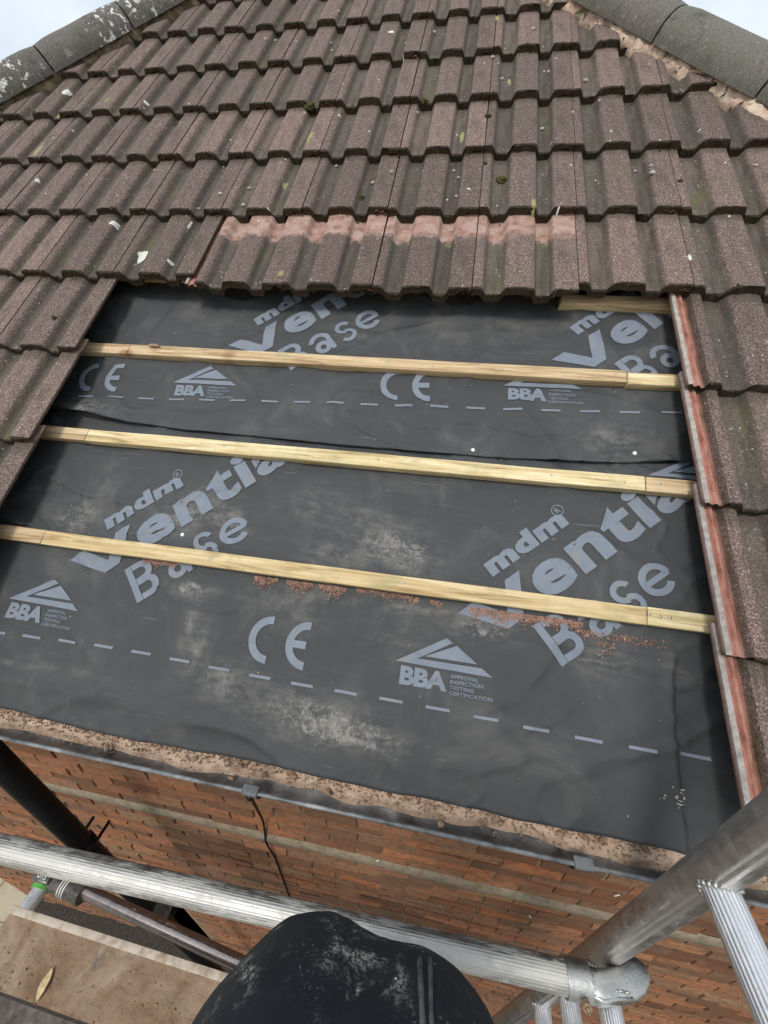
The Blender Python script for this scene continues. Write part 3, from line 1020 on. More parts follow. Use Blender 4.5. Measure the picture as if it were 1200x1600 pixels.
def fit_text(s, w, capref, h, bold, space=1.0):
    """Text mesh scaled so its width is w and the height of `capref` is h, baseline on y=0, x from 0."""
    me = text_mesh(s, bold, space)
    xs = [v.co.x for v in me.vertices]
    rf = text_mesh(capref, bold)
    ry = [v.co.y for v in rf.vertices]
    bpy.data.meshes.remove(rf)
    sx = w / (max(xs) - min(xs)); sy = h / (max(ry) - min(ry))
    me.transform(Matrix.Diagonal((sx, sy, 1, 1)) @ Matrix.Translation((-min(xs), -min(ry), 0)))
    return me
def poly_mesh(polys):
    bm = bmesh.new()
    for p in polys:
        bm.faces.new([bm.verts.new((x, y, 0)) for x, y in p])
    bmesh.ops.triangulate(bm, faces=bm.faces[:])
    me = bpy.data.meshes.new('p'); bm.to_mesh(me); bm.free()
    return me
def arc_strip(cx, cy, r0, r1, a0, a1, n=24, ys=1.0):
    P = []
    for i in range(n):
        a, b = R(a0 + (a1 - a0) * i / n), R(a0 + (a1 - a0) * (i + 1) / n)
        P.append([(cx + r0 * math.cos(a), cy + ys * r0 * math.sin(a)), (cx + r1 * math.cos(a), cy + ys * r1 * math.sin(a)), (cx + r1 * math.cos(b), cy + ys * r1 * math.sin(b)), (cx + r0 * math.cos(b), cy + ys * r0 * math.sin(b))])
    return P
def stroke(pts, w):
    P = []
    for (a, b), (c, d) in zip(pts, pts[1:]):
        t = Vector((c - a, d - b)); L = t.length
        nrm = Vector((-t.y, t.x)) / L * w / 2
        P.append([(a + nrm.x, b + nrm.y), (a - nrm.x, b - nrm.y), (c - nrm.x, d - nrm.y), (c + nrm.x, d + nrm.y)])
    return P
def word_block(u, v, layer, parent, ang=41.2):
    """ventilated membrane lettering; (u,v) = lower vertex of the big V."""
    base = Matrix.Translation((u, v, 0)) @ Matrix.Rotation(R(ang), 4, 'Z')
    # big V drawn as a heavy slab, rest from the built-in face
    h = 0.092
    Vp = [[(-.083, h), (-.044, h), (.012, .030), (.012, 0.0), (-.006, 0)], [(.012, .030), (.064, h), (.103, h), (.050, 0.0), (.012, 0)]]
    Vp = [[(-.075, h), (-.028, h), (.020, .028), (.020, 0), (.0, 0)], [(.020, 0), (.020, .028), (.064, h), (.108, h), (.045, 0)]]
    place_print('printed_initial', poly_mesh(Vp), base, layer, parent)
    # fit to measured points: n stem at along .275, i right foot at .455, a ends about .565
    me = fit_text('entia', 0.470, 'x', 0.077, 0.037, 1.10)
    place_print('printed_word', me, base @ Matrix.Translation((.112, -.002, 0)), layer, parent)
    me = fit_text('mdm', 0.238, 'x', 0.037, 0.058, 1.10)
    place_print('printed_small_word', me, base @ Matrix.Translation((.046, .114, 0)), layer, parent)
    polys = arc_strip(.283, .157, .0125, .0148, 0, 360, 20)
    me = poly_mesh(polys)
    place_print('printed_registered_ring', me, base.copy(), layer, parent)
    me = fit_text('R', 0.012, 'R', 0.014, 0.01)
    place_print('printed_registered_letter', me, base @ Matrix.Translation((.277, .150, 0)), layer, parent)
    # Base: outlined rounded letters
    w = .0160
    ht = .100
    P = []
    B = []
    B += stroke([(.010, 0), (.010, ht)], w)
    for (y0, y1, xr) in ((0.0, .056, .040), (.044 + .0, ht, .036)):
        yc, ry = (y0 + y1) / 2, (y1 - y0) / 2
        B += stroke([(.019, y0 + w / 2), (xr, y0 + w / 2)], w)
        B += stroke([(.019, y1 - w / 2), (xr, y1 - w / 2)], w)
        B += arc_strip(xr, yc, ry - w, ry, -90, 90, 16)
    def bowl(cx, r, a0, a1, ys=1.0, cy=None):
        return arc_strip(cx, (r if cy is None else cy), r - w * .95, r, a0, a1, 26, ys)
    xh = .074
    r = xh / 2
    a_ = bowl(.118, .024, 0, 360, 1, .024) + stroke([(.144, 0), (.144, .050)], w * .9) + arc_strip(.118, .047, .026 - w * .45 + .0, .026 + w * .5, 0, 165, 18)
    def s_letter(cx):
        q = .0195
        return arc_strip(cx, xh - q - .0005, q - w * .5 + .001, q + w * .5 - .002, 20, 270, 18) + arc_strip(cx, q + .0005, q - w * .5 + .001, q + w * .5 - .002, -160, 90, 18)
    e_ = bowl(.272, r, 0, 318, 1) + stroke([(.246, r), (.305, r)], w * .8)
    P = B + a_ + s_letter(.198) + e_
    b2 = Matrix.Translation((u + .118, v - .066, 0)) @ Matrix.Rotation(R(ang - 1.5), 4, 'Z') @ Matrix.Diagonal((1.12, 1.03, 1, 1))
    for off_, PP in ((0, P),):
        me = poly_mesh(PP)
        place_print('printed_base_word', me, b2, layer, parent)
def ce_mark(u, v, sc, layer, parent, rot=0.0):
    # C and E drawn as arcs; (u,v) = bottom-left of C
    P = arc_strip(.150, .055, .037, .055, 90, 270, 24) + stroke([(.112, .055), (.146, .055)], .017)
    m_ = Matrix.Translation((u, v, 0)) @ Matrix.Rotation(rot, 4, 'Z') @ Matrix.Diagonal((sc, sc, 1, 1))
    place_print('printed_letter', poly_mesh(arc_strip(.055, .055, .037, .055, 90, 270, 24)), m_.copy(), layer, parent)
    place_print('printed_letter', poly_mesh(P), m_, layer, parent)
def bba_mark(u, v, sc, layer, parent, rot=0.0, words=True):
    m_ = Matrix.Translation((u, v, 0)) @ Matrix.Rotation(rot, 4, 'Z') @ Matrix.Diagonal((sc, sc, 1, 1))
    # roof shaped emblem
    P = [[(0, .050), (.117, .113), (.131, .104), (.052, .059)], [(0, .050), (.052, .059), (.205, .059), (.222, .043), (.02, .048)],
         [(.062, .0665), (.139, .099), (.192, .0665)]]
    P = [[(0, .048), (.113, .114), (.128, .105), (.050, .060)], [(0, .048), (.050, .060), (.196, .060), (.221, .044)], [(.066, .067), (.137, .100), (.186, .067)]]
    place_print('printed_roof_emblem', poly_mesh(P), m_.copy(), layer, parent)
    if not words: return
    place_print('printed_large_letters', fit_text('BBA', .108, 'B', .040, .05, .97), m_ @ Matrix.Translation((.014, 0, 0)), layer, parent)
    for i, (s, w) in enumerate((('APPROVAL', .062), ('INSPECTION', .073), ('TESTING', .053), ('CERTIFICATION', .093))):
        place_print('printed_small_line', fit_text(s, w, 'E', .0078, .018), m_ @ Matrix.Translation((.128, .030 - i * .0115, 0)), layer, parent)
def dashes(pts, layer, parent):
    for (a, b, c, d) in pts:
        place_print('printed_dash', poly_mesh(stroke([(a, b), (c, d)], .0062)), Matrix(), layer, parent)
for du in (-1.06, 0.0, 1.056):
    if du > -1: word_block(.300 + du, -.972 + du * 0.004, 0, LOWER)
    ce_mark(.742 + du, -1.128, 1.0, 0, LOWER)
for du in (-1.06, 0.0):
    bba_mark(1.106 + du, -1.122, 1.0, 0, LOWER)
D = []
u = -.49
while u < 2.1:
    vv = -1.158 + 0.006 * math.sin(u * 3.2) - .003 * math.cos(u * 8)
    D.append((u, vv, u + .053, vv)); u += .1047
dashes(D, 0, LOWER)
# partly hidden emblem just under the lap on the right
bba_mark(1.690, -.588, 1.0, 0, LOWER, 0, False)
TI = R(3.0)
for du in (-1.03, 0.0, 1.03):
    if du > -1: word_block(.553 + du * .985, -.226 + du * .012, 1, UPPER, 41.5)
ce_mark(-.050, -.415, 1.0, 1, UPPER, TI)
ce_mark(.962, -.372, 1.0, 1, UPPER, TI)
bba_mark(.290, -.403, .98, 1, UPPER, TI * .6)
bba_mark(1.318, -.343, .98, 1, UPPER, TI * .6)
D = []
u = -.016
while u < 2.0:
    f = lambda q: -.428 + (q - .15) * .050 + .004 * math.sin(q * 3)
    D.append((u, f(u), u + .052, f(u + .052))); u += .1028
dashes(D, 1, UPPER)

# ------------------------------------------------------------------ battens
def batten(u0, u1, v0, v1, label, mat, n1=-.068, dn=0.0, nails=(), skew=0.0, group='timber battens across the opening'):
    bm = bmesh.new()
    L = u1 - u0
    box_bm(bm, (0, -.0195, -.025), (L, .0195, 0), 0.0018)
    # subdivide along length and add gentle waviness
    c = 0.05
    while c < L:
        bmesh.ops.bisect_plane(bm, geom=bm.verts[:] + bm.edges[:] + bm.faces[:], plane_co=(c, 0, 0), plane_no=(1, 0, 0))
        c += 0.05
    for v in bm.verts:
        w = Vector((v.co.x * 4 + u0 * 3, v.co.y * 9, v0 * 7))
        v.co.y += 0.0014 * noise.noise(w) 
        v.co.z += 0.0012 * noise.noise(w + Vector((5, 5, 5)))
        if v.co.x < 1e-3 or v.co.x > L - 1e-3: v.co.x += 0.004 * noise.noise(Vector((v.co.y * 50, v.co.z * 50, u0)))
    root = empty('roofing_batten', None, RM @ Matrix.Translation((u0, (v0), n1 + dn)) @ Matrix.Rotation(math.atan2(v1 - v0, L), 4, 'Z') @ Matrix.Rotation(skew, 4, 'X'))
    o = bm_obj('timber', bm, mat, root)
    edgesharp(o, 30)
    for x in nails:
        b2 = bmesh.new()
        bmesh.ops.create_cone(b2, cap_ends=True, segments=12, radius1=.0034, radius2=.0028, depth=.0016, matrix=Matrix.Translation((x, random.uniform(-.004, .006), .0008)))
        bm_obj('nail_head', b2, M['steel'], root, True)
    return setp(root, label, 'batten', group)
wd_, od_ = M['wood'], M['oldwood']
def pu(x, y): return at_n(x, y, -.068)
a = pu(200, 548)[0]; b = pu(980, 595)[0]
batten(-.30, a - .003, BV[0], BV[0] + .002, 'short pale stub at the left end of the top batten', od_, dn=-.001)
batten(a, b, BV[0] + .002, BV[0] - .003, 'long pale batten spanning the opening, topmost of the three', od_, nails=(.27, .52, 1.2, b - a - .03))
batten(b + .003, 2.1, BV[0] - .007, BV[0] - .004, 'short rough-ended stub at the right end of the top batten', wd_, dn=-.001)
a = pu(135, 680)[0]; b = pu(1009, 760)[0]
batten(-.35, a - .002, BV[1], BV[1] + .001, 'short yellow stub at the left end of the middle batten', od_, dn=.0)
batten(a, b, BV[1], BV[1] + .001, 'long yellow-green knotty batten, middle of the three across the opening', wd_, nails=(.45, .9, 1.35, b - a - .05))
batten(b + .002, 2.1, BV[1] + .001, BV[1] + .006, 'short orange-toned stub at the right end of the middle batten', od_, nails=(.03,))
a = pu(68, 838)[0]; b = pu(1011, 965)[0]
batten(-.5, a - .002, BV[2], BV[2] + .001, 'short pale stub at the left end of the lowest batten', od_)
batten(a, b, BV[2], BV[2] + .002, 'long yellow knotty batten, lowest of the three across the opening', wd_, nails=(.5, 1.0, 1.55))
batten(b + .002, 2.2, BV[2] + .003, BV[2] + .003, 'short pale stub with two nails at the right end of the lowest batten', wd_, nails=(.025, .045))
a = pu(877, 478)[0]
batten(a, 2.05, .018, .014, 'short brown batten just under the tile edge at the top right', od_, nails=(), dn=.0)
batten(-.45, a - .004, .085, .085, 'dark old batten hidden under the lowest tile course above the opening', od_, dn=-.002)

# a broken tile nib left lying on the top batten
lump('tile_fragment', (pu(240, 545)[0], BV[0] + .016, -.063), (.020, .007, .004), M['dust'], 3, RM)
setp(bpy.data.objects['tile_fragment'], 'small red tile fragment lying on the top batten near its left end', 'tile fragment')

# ------------------------------------------------------------------ crushed mortar under the lowest batten, grit
def chips(name, items, mat, mtx, label=None, cat=None, kind='stuff', sub=1):
    bm = bmesh.new()
    for (x, y, z, s) in items:
        m_ = Matrix.Translation((x, y, z)) @ Matrix.Rotation(random.uniform(0, 6.28), 4, Vector((random.random(), random.random(), random.random() + .1)).normalized()) @ Matrix.Diagonal((s, s * random.uniform(.6, 1), s * random.uniform(.4, .8), 1))
        if s < .0018: bmesh.ops.create_cube(bm, size=1.7, matrix=m_)
        else: bmesh.ops.create_icosphere(bm, subdivisions=sub, radius=1, matrix=m_)
    for v in bm.verts:
        v.co += Vector((random.uniform(-1, 1), random.uniform(-1, 1), random.uniform(-1, 1))) * 0.0006
    o = bm_obj(name, bm, mat, None, False, mtx)
    if label: o['label'] = label
    if cat: o['category'] = cat
    o['kind'] = kind
    return o
it = []
for (u0, u1, dens, vv, wv) in ((.40, .50, 160, -.926, .010), (.72, .98, 560, -.930, .014), (.98, 1.12, 160, -.926, .010), (1.12, 1.20, 100, -.93, .012), (1.24, 1.52, 700, -.934, .018), (1.52, 1.72, 160, -.95, .024)):
    for _ in range(int(dens * 4)):
        u = random.uniform(u0, u1)
        k = max(0, noise.noise(Vector((u * 22, 0, 3))) + .45)
        v = vv + .004 - abs(random.gauss(0, 1)) * wv * k * 1.2
        if k < .2: continue
        if u > 1.58 and random.random() < (u - 1.58) / .13: continue
        it.append((u, v, H(u, v) + .0015 + random.uniform(0, .004) * k, random.choice((.0005, .0006, .0007, .0008, .001, .0012, .0014, .0022, .0036 if random.random() < .25 else .001))))
chips('brick_dust', it, M['dust'], RM.copy(), 'pinkish crushed mortar crumbs caught below the lowest batten', 'mortar crumbs')
it = []
for _ in range(150):
    u, v = random.uniform(-.1, 1.75), random.uniform(-1.3, -.05)
    l = 1 if v > up_edge(u) else 0
    it.append((u, v, H(u, v, l) + .001, random.choice((.0006, .0008, .001, .0018))))
for _ in range(26):
    u, v = random.gauss(1.69, .010), random.gauss(-1.245, .010)
    it.append((u, v, H(u, v, 0) + .002, random.uniform(.001, .003)))
chips('scattered_grit', it, M['pebble'], RM.copy(), 'pale specks of grit scattered over the underlay', 'grit')
# clout nails in underlay
for n_, (x, y, lay, lb) in enumerate(((739, 703, 1, 'left of two on the upper sheet edge'), (992, 708, 1, 'right of two on the upper sheet edge'), (284, 835, 0, 'on the lower sheet beside the left lettering'))):
    u, v = at_n(x, y, -.09)
    b2 = bmesh.new()
    bmesh.ops.create_cone(b2, cap_ends=True, segments=14, radius1=.0055, radius2=.005, depth=.0015)
    o = bm_obj('clout_nail', b2, M['white'], None, True, RM @ Matrix.Translation((u, v, H(u, v, lay) + .0012)))
    setp(o, 'shiny round clout nail head, %s' % lb, 'nail', 'clout nails in the underlay')

# ------------------------------------------------------------------ gutter with sand
GX0, GX1, GYC, GZC, GR = -3.0, 3.75, -0.942, -0.962, 0.056
root = empty('gutter', (0.5, GYC, GZC))
setp(root, 'black half-round eaves gutter filled with sand below the underlay', 'gutter')
V, F = [], []
nx_, nth = 120, 22
for q, rad in enumerate((GR, GR - .003)):
    for i in range(nx_ + 1):
        x = GX0 + (GX1 - GX0) * i / nx_
        for t in range(nth + 1):
            th = R(180 + 180 * t / nth)
            V.append((x, GYC + math.cos(th) * rad, GZC + math.sin(th) * rad + 0.0012 * noise.noise(Vector((x * 3, 0, 0)))))
tot = (nx_ + 1) * (nth + 1)
for i in range(nx_):
    for t in range(nth):
        k = i * (nth + 1) + t
        F.append((k, k + 1, k + nth + 2, k + nth + 1)); F.append((k + tot, k + tot + nth + 1, k + tot + nth + 2, k + tot + 1))
    for t in (0, nth):
        k = i * (nth + 1) + t
        F.append((k, k + nth + 1, k + nth + 1 + tot, k + tot))
wchild(mob('trough', V, F, M['gutter'], None, True, Matrix()), root)
V, F = sweep([(GX0 + (GX1 - GX0) * i / 60, GYC - GR - .001, GZC + .001) for i in range(61)], .0042, 10)
wchild(mob('front_lip', V, F, M['gutter'], None, True, Matrix()), root)
def clip_at(x):
    V, F = [], []
    for dx in (-.016, .016):
        for q, rad in enumerate((GR + .006, GR + .002)):
            for t in range(19):
                th = R(172 + 150 * t / 18)
                V.append((x + dx, GYC + math.cos(th) * rad, GZC + math.sin(th) * rad))
        # hook over the lip
    n_ = 19
    for t in range(n_ - 1):
        F.append((t, t + 1, 2 * n_ + t + 1, 2 * n_ + t))
        F.append((n_ + t, 3 * n_ + t, 3 * n_ + t + 1, n_ + t + 1))
        F.append((t, n_ + t, n_ + t + 1, t + 1)); F.append((2 * n_ + t, 2 * n_ + t + 1, 3 * n_ + t + 1, 3 * n_ + t))
    o = mob('clip', V, F, M['black'], None, True, Matrix())
    wchild(o, root)
    bm = bmesh.new()
    box_bm(bm, (x - .018, GYC - GR - .0085, GZC - .004), (x + .018, GYC - GR + .011, GZC + .0085), .003)
    wchild(edgesharp(bm_obj('clip_hook', bm, M['gutter'], None, False, Matrix())), o)
clip_at(.83); clip_at(1.512); clip_at(-.35); clip_at(2.3)
# sand bed
V, F = [], []
ns, nw = 460, 16
def sandz(x, f):
    y = f
    return 0
for i in range(ns + 1):
    x = -1.2 + 3.6 * i / ns
    fr = 0.036 + .020 * noise.noise(Vector((x * 4, 0, 2))) + .010 * noise.noise(Vector((x * 13, 0, 8)))
    for j in range(nw + 1):
        f = j / nw
        y0 = GYC - GR + .004 + max(.002, fr)
        y = y0 + (GYC + .045 - y0) * f
        zb = GZC - math.sqrt(max(0, (GR - .003) ** 2 - (y - GYC) ** 2))
        top = GZC - .034 + .036 * f + .007 * noise.noise(Vector((x * 9, y * 30, 1))) + .005 * noise.noise(Vector((x * 34, y * 60, 6)))
        z = max(zb - .002, top if j > 1 else zb + .55 * (top - zb) * j)
        V.append((x, y, z))
for i in range(ns):
    for j in range(nw):
        k = i * (nw + 1) + j
        F.append((k, k + nw + 1, k + nw + 2, k + 1))
o = mob('gutter_sand', V, F, M['sand'], None, True, Matrix())
setp(o, 'pinkish sand and mortar debris lying in the gutter', 'sand', kind='stuff')
it = []
for _ in range(3000):
    x = random.uniform(-.2, 1.9)
    f = min(1, abs(random.gauss(0, .42)))
    y = GYC + .012 - f * .040
    zt = GZC - .034 + .036 * (y - GYC + GR - .030) / .075 + .006
    it.append((x, y, zt - .004, random.choice((.0008, .0012, .0016, .0022, .003, .009 if random.random() < .10 else .002))))
chips('gutter_grit', it, M['grit'], Matrix(), 'brown mortar crumbs along the underlay edge in the gutter', 'debris')

# downpipe
PX, PY = -0.068, -0.95
root = empty('downpipe', (PX, PY, GZ))
setp(root, 'black round plastic downpipe left of the cable', 'downpipe')
V, F = sweep([(PX, PY, GZC - .05), (PX, PY, -1.3), (PX, PY, -1.301), (PX, PY, GZ + .02)], .034, 28)
wchild(mob('pipe', V, F, M['black'], None, True, Matrix()), root)
V, F = sweep([(PX, PY, -1.05), (PX, PY, -1.12)], .040, 28)
wchild(mob('socket', V, F, M['black'], None, True, Matrix()), root)
# bracket back to wall at about (150,1310) in the photo
for dx in (-.034, .034):
    bm = bmesh.new()
    zc = -1.93
    box_bm(bm, (PX + dx * 1.1 - .004, PY + .02, zc - .010), (PX + dx * 1.1 + .004, PY + .085, zc + .002), .001)
    wchild(bm_obj('bracket_arm', bm, M['black'], None, False, Matrix()), root)
V, F = sweep([(PX, PY, -1.915), (PX, PY, -1.945)], .040, 28)
wchild(mob('bracket_band', V, F, M['black'], None, True, Matrix()), root)

# cable
pts = [(.832, -1.000, -.955), (.832, -1.004, -.975), (.815, -.992, -1.02), (.762, -.935, -1.19), (.70, -.87, -1.45), (.62, -.785, -1.80), (.587, -.752, -1.97), (.572, -.750, -2.10), (.561, -.75, -2.19), (.568, -.75, -2.27), (.582, -.75, -2.375), (.583, -.75, -2.9), (.585, -.75, -4.0), (.585, -.75, -5.35)]
V, F = sweep(pts, .0042, 10)
o = mob('cable', V, F, M['black'], None, True, Matrix())
setp(o, 'thin black cable hanging from the gutter clip down the brick wall', 'cable')

# ------------------------------------------------------------------ scaffold tower
UX, UY = 1.597, -1.057
root = empty('tower_frame', (UX, UY, -3.0))
setp(root, 'aluminium tower end frame at the right with a thick upright and ribbed rungs', 'scaffold frame')
def groove(k, i):
    return 0.965 if k % 18 in (0, 2, 7, 8) else 1.0
tube('upright', (UX, UY, .55), (UX, UY, GZ + .1), .0262, M['alu2'], 72, groove, root)
tube('upright', (UX, UY - .86, .55), (UX, UY - .86, GZ + .1), .0254, M['alu2'], 72, groove, root)
for z in (-.22, -.715, -1.215, -1.465, -1.715, -2.2, -2.7, -3.2, -3.7, -4.2):
    r = .0225
    tube('rung', (UX, UY - .018, z), (UX, UY - .84, z), r, M['alu3'], 96, ribs(4, .05), root)
    # weld bead
    bm = bmesh.new()
    for q in range(22):
        a = 2 * math.pi * q / 22
        bmesh.ops.create_icosphere(bm, subdivisions=1, radius=.0042, matrix=Matrix.Translation((UX + math.cos(a) * .0235, UY - .0145 - .009 * abs(math.sin(a)), z + math.sin(a) * .0235)))
    wchild(bm_obj('weld', bm, M['cast'], None, True, Matrix()), root)

# guard rail
Rz = -1.15
RA, RB = Vector((-.55, -1.158, Rz)), Vector((1.505, -1.112, Rz))
root = empty('guard_rail', RA)
setp(root, 'ribbed aluminium guard rail splashed with plaster, clamped to the frame', 'guard rail')
tube('rail_tube', RA, RB, .0252, M['alu'], 128, ribs(4, .022), root, rings=2)
d = (RB - RA).normalized()
o = tube('clamp_sleeve', RB - d * .006, RB + d * .038, .0292, M['cast'], 40, None, root)
# hook casting: a flattened bent arm passing in front of the upright
V, F = [], []
path = [RB + d * .03, RB + d * .055 + Vector((0, -.006, .0)), Vector((UX - .015, UY - .052, Rz - .002)), Vector((UX + .018, UY - .046, Rz - .004)), Vector((UX + .044, UY - .030, Rz - .006)), Vector((UX + .052, UY - .004, Rz - .006))]
seg = 28
import itertools
def hook_prof(k, i):
    a = 2 * math.pi * k / seg
    return 1.0 / max(.75, (abs(math.cos(a)) ** 4 + abs(math.sin(a)) ** 4) ** .25) * 1.0
Vh, Fh = sweep([p for p in path], [.025, .0235, .022, .024, .024, .018], seg, hook_prof)
Vh = [Vector((p.x, p.y, p.z)) for p in Vh]
o = mob('clamp_hook', Vh, Fh, M['cast'], None, True, Matrix())
md = o.modifiers.new('s', 'SUBSURF'); md.levels = md.render_levels = 1
wchild(o, root)
HOOK = o
for dz_, rr_ in ((.017, .0045), (-.017, .0045)):
    Vr, Fr = sweep([p + Vector((.0, -.0165, dz_)) for p in path[:4]], rr_, 10)
    wchild(mob('casting_rib', Vr, Fr, M['cast'], None, True, Matrix()), HOOK)
# raised lettering lug on the casting
Vl, Fl = sweep([RB + d * .022 + Vector((0, -.030, .014)), RB + d * .022 + Vector((0, -.036, .020))], .0085, 6)
wchild(mob('clamp_bolt', Vl, Fl, M['rust'], None, False, Matrix()), HOOK)
Vl, Fl = sweep([RB + d * .022 + Vector((0, -.0325, .0165)), RB + d * .022 + Vector((0, -.0405, .0245))], .0042, 12)
wchild(mob('bolt_stud', Vl, Fl, M['rust'], None, True, Matrix()), HOOK)
me = fit_text('UTS', .036, 'U', .014, .02)
tm = bpy.data.meshes.new_from_object
bm = bmesh.new(); bm.from_mesh(me)
ret = bmesh.ops.extrude_face_region(bm, geom=bm.faces[:])
for v in [g_ for g_ in ret['geom'] if isinstance(g_, bmesh.types.BMVert)]: v.co.z += .0016
bmesh.ops.recalc_face_normals(bm, faces=bm.faces[:])
viewd = (Vector((UX, UY - .07, Rz)) - (CW)).normalized()
zax = Vector((0, -.75, .66)).normalized()
xax = Vector((1, .12, .0)); xax = (xax - zax * xax.dot(zax)).normalized()
yax = zax.cross(xax)
mt = Matrix((xax, yax, zax)).transposed().to_4x4(); mt.translation = Vector((UX - .022, UY - .068, Rz + .010))
wchild(bm_obj('cast_lettering', bm, M['cast'], None, False, mt), HOOK)

# left frame rung, coupler and brace
LX, LY, LZ = -.045, -1.075, -1.80
q = ray(75, 1372); t = (LZ - CW.z) / q.z
LX, LY = CW.x + q.x * t, CW.y + q.y * t
root = empty('tower_frame', (LX, LY, LZ))
setp(root, 'white ribbed rung of the far left tower frame under a green coupler', 'scaffold frame')
tube('rung', (LX, LY + .02, LZ), (LX, LY - .80, LZ), .024, M['alu3'], 96, ribs(4, .05), root)
tube('upright', (LX, LY - .82, LZ + .5), (LX, LY - .82, GZ + .1), .0254, M['alu2'], 48, None, root)
q = ray(398, 1524); ZB = -1.76; t = (ZB - CW.z) / q.z
BE = Vector((CW.x + q.x * t, CW.y + q.y * t, ZB))
BS = Vector((LX, LY, LZ))
db = (BE - BS).normalized()
root = empty('brace_tube', BS)
setp(root, 'brown-grey horizontal brace tube with taped green-banded end beside the deck', 'scaffold brace')
tube('brace', BS + db * .13 + Vector((0, .008, 0)), BS + db * 1.5 + Vector((0, .008, 0)), .0190, M['alu4'], 72, groove, root)
o = tube('end_wrap', BS + db * .02, BS + db * .16, .0275, M['tape'], 40, lambda k, i: 1 + .06 * noise.noise(Vector((k * .7, i * 1.3, 1))), root, rings=12)
for s in (.078, .088, .098):
    tube('pale_band', BS + db * s, BS + db * (s + .004), .0295, M['white'], 40, None, root)
V, F = sweep([(LX, LY + .028, LZ), (LX, LY - .030, LZ)], .030, 32)
wchild(mob('green_collar', V, F, M['green'], None, True, Matrix()), root)
bm = bmesh.new()
box_bm(bm, (LX - .030, LY - .020, LZ + .012), (LX + .035, LY + .018, LZ + .042), .006)
wchild(edgesharp(bm_obj('latch_body', bm, M['tape'], None, False, Matrix())), root)
bm = bmesh.new()
box_bm(bm, (LX + .006, LY + .020, LZ + .018), (LX + .055, LY + .050, LZ + .050), .010)
wchild(edgesharp(bm_obj('chrome_catch', bm, M['steel'], None, False, Matrix())), root)
me = fit_text('UTS', .034, 'U', .015, .02)
mt = Matrix.Translation((LX - .012, LY - .010, LZ + .0435)) @ Matrix.Rotation(R(-6), 4, 'Z')
me.materials.clear(); me.materials.append(M['white'])
o = link('coupler_lettering', me, None, mt)
wchild(o, root)

# grey timber end poking out beyond the brace
q = ray(250, 1420); zt = -2.05; t = (zt - CW.z) / q.z
gx, gy = CW.x + q.x * t, CW.y + q.y * t
bm = bmesh.new()
box_bm(bm, (gx - .024, gy - .06, zt - .05), (gx + .024, gy + .075, zt), .003)
o = bm_obj('timber_strut', bm, M['timber'], None, False, Matrix())
setp(o, 'grey weathered timber strut seen between the guard rail and brace tube', 'timber')

# deck boards
DZ = -1.70
q = ray(25, 1415); t = (DZ - CW.z) / q.z; d0 = Vector((CW.x + q.x * t, CW.y + q.y * t, DZ))
q = ray(370, 1525); t = (DZ - CW.z) / q.z; d1 = Vector((CW.x + q.x * t, CW.y + q.y * t, DZ))
ed = (d1 - d0).normalized()
pn = Vector((ed.y, -ed.x, 0))     # towards the viewer
q = ray(0, 1556); t = (DZ - CW.z) / q.z; e0 = Vector((CW.x + q.x * t, CW.y + q.y * t, DZ))
wdt = (e0 - d0).dot(pn)
def deck(name, off, w, mat, thick, lab, cat, long_=1.60, z=0.0):
    root = empty(name, d0 + pn * off)
    setp(root, lab, cat)
    nu, nv = 150, 60
    V, F = [], []
    for i in range(nu + 1):
        for j in range(nv + 1):
            p = d0 + ed * (long_ * i / nu) + pn * (off + w * j / nv)
            s = .0028 * noise.noise(Vector((p.x * 16, p.y * 16, 0))) + .0018 * noise.noise(Vector((p.x * 55, p.y * 55, 2)))
            edge = min(j, nv - j, i, nu - i)
            V.append((p.x, p.y, p.z + z + (max(-.001, s) if edge > 1 else 0)))
    for i in range(nu):
        for j in range(nv):
            k = i * (nv + 1) + j
            F.append((k, k + 1, k + nv + 2, k + nv + 1))
    # skirt
    ring = [i * (nv + 1) for i in range(nu + 1)] + [nu * (nv + 1) + j for j in range(1, nv + 1)] + [i * (nv + 1) + nv for i in range(nu - 1, -1, -1)] + [j for j in range(nv - 1, 0, -1)]
    k0 = len(V)
    for r_ in ring:
        V.append((V[r_][0], V[r_][1], V[r_][2] - thick))
    n_ = len(ring)
    for a in range(n_):
        b = (a + 1) % n_
        F.append((ring[a], ring[b], k0 + b, k0 + a))
    F.append(tuple(k0 + a for a in range(n_)))
    bmx = mob('board', V, F, mat, None, True, Matrix())
    bmx.data.set_sharp_from_angle(angle=R(40))
    wchild(bmx, root)
    return root
dk = deck('platform_deck', .016, wdt - .022, M['deck'], .012, 'muddy brown plywood platform deck with a pale leaf on it', 'platform')
bm = bmesh.new()
box_bm(bm, (0, 0, -.045), (1.62, .018, .004), .002)
ang = math.atan2(ed.y, ed.x)
mt = Matrix.Translation(d0 + pn * .018 - ed * .01) @ Matrix.Rotation(ang, 4, 'Z')
wchild(edgesharp(bm_obj('edge_trim', bm, mat_noise('pale_plywood_edge', (0.22, .16, .11), (0.52, 0.45, 0.37), 26, .7, .001), None, False, mt)), dk)
deck('platform_deck', wdt, .34, M['darkdeck'], .02, 'dark grey platform board at the bottom left corner, nearer the viewer', 'platform', z=.004)
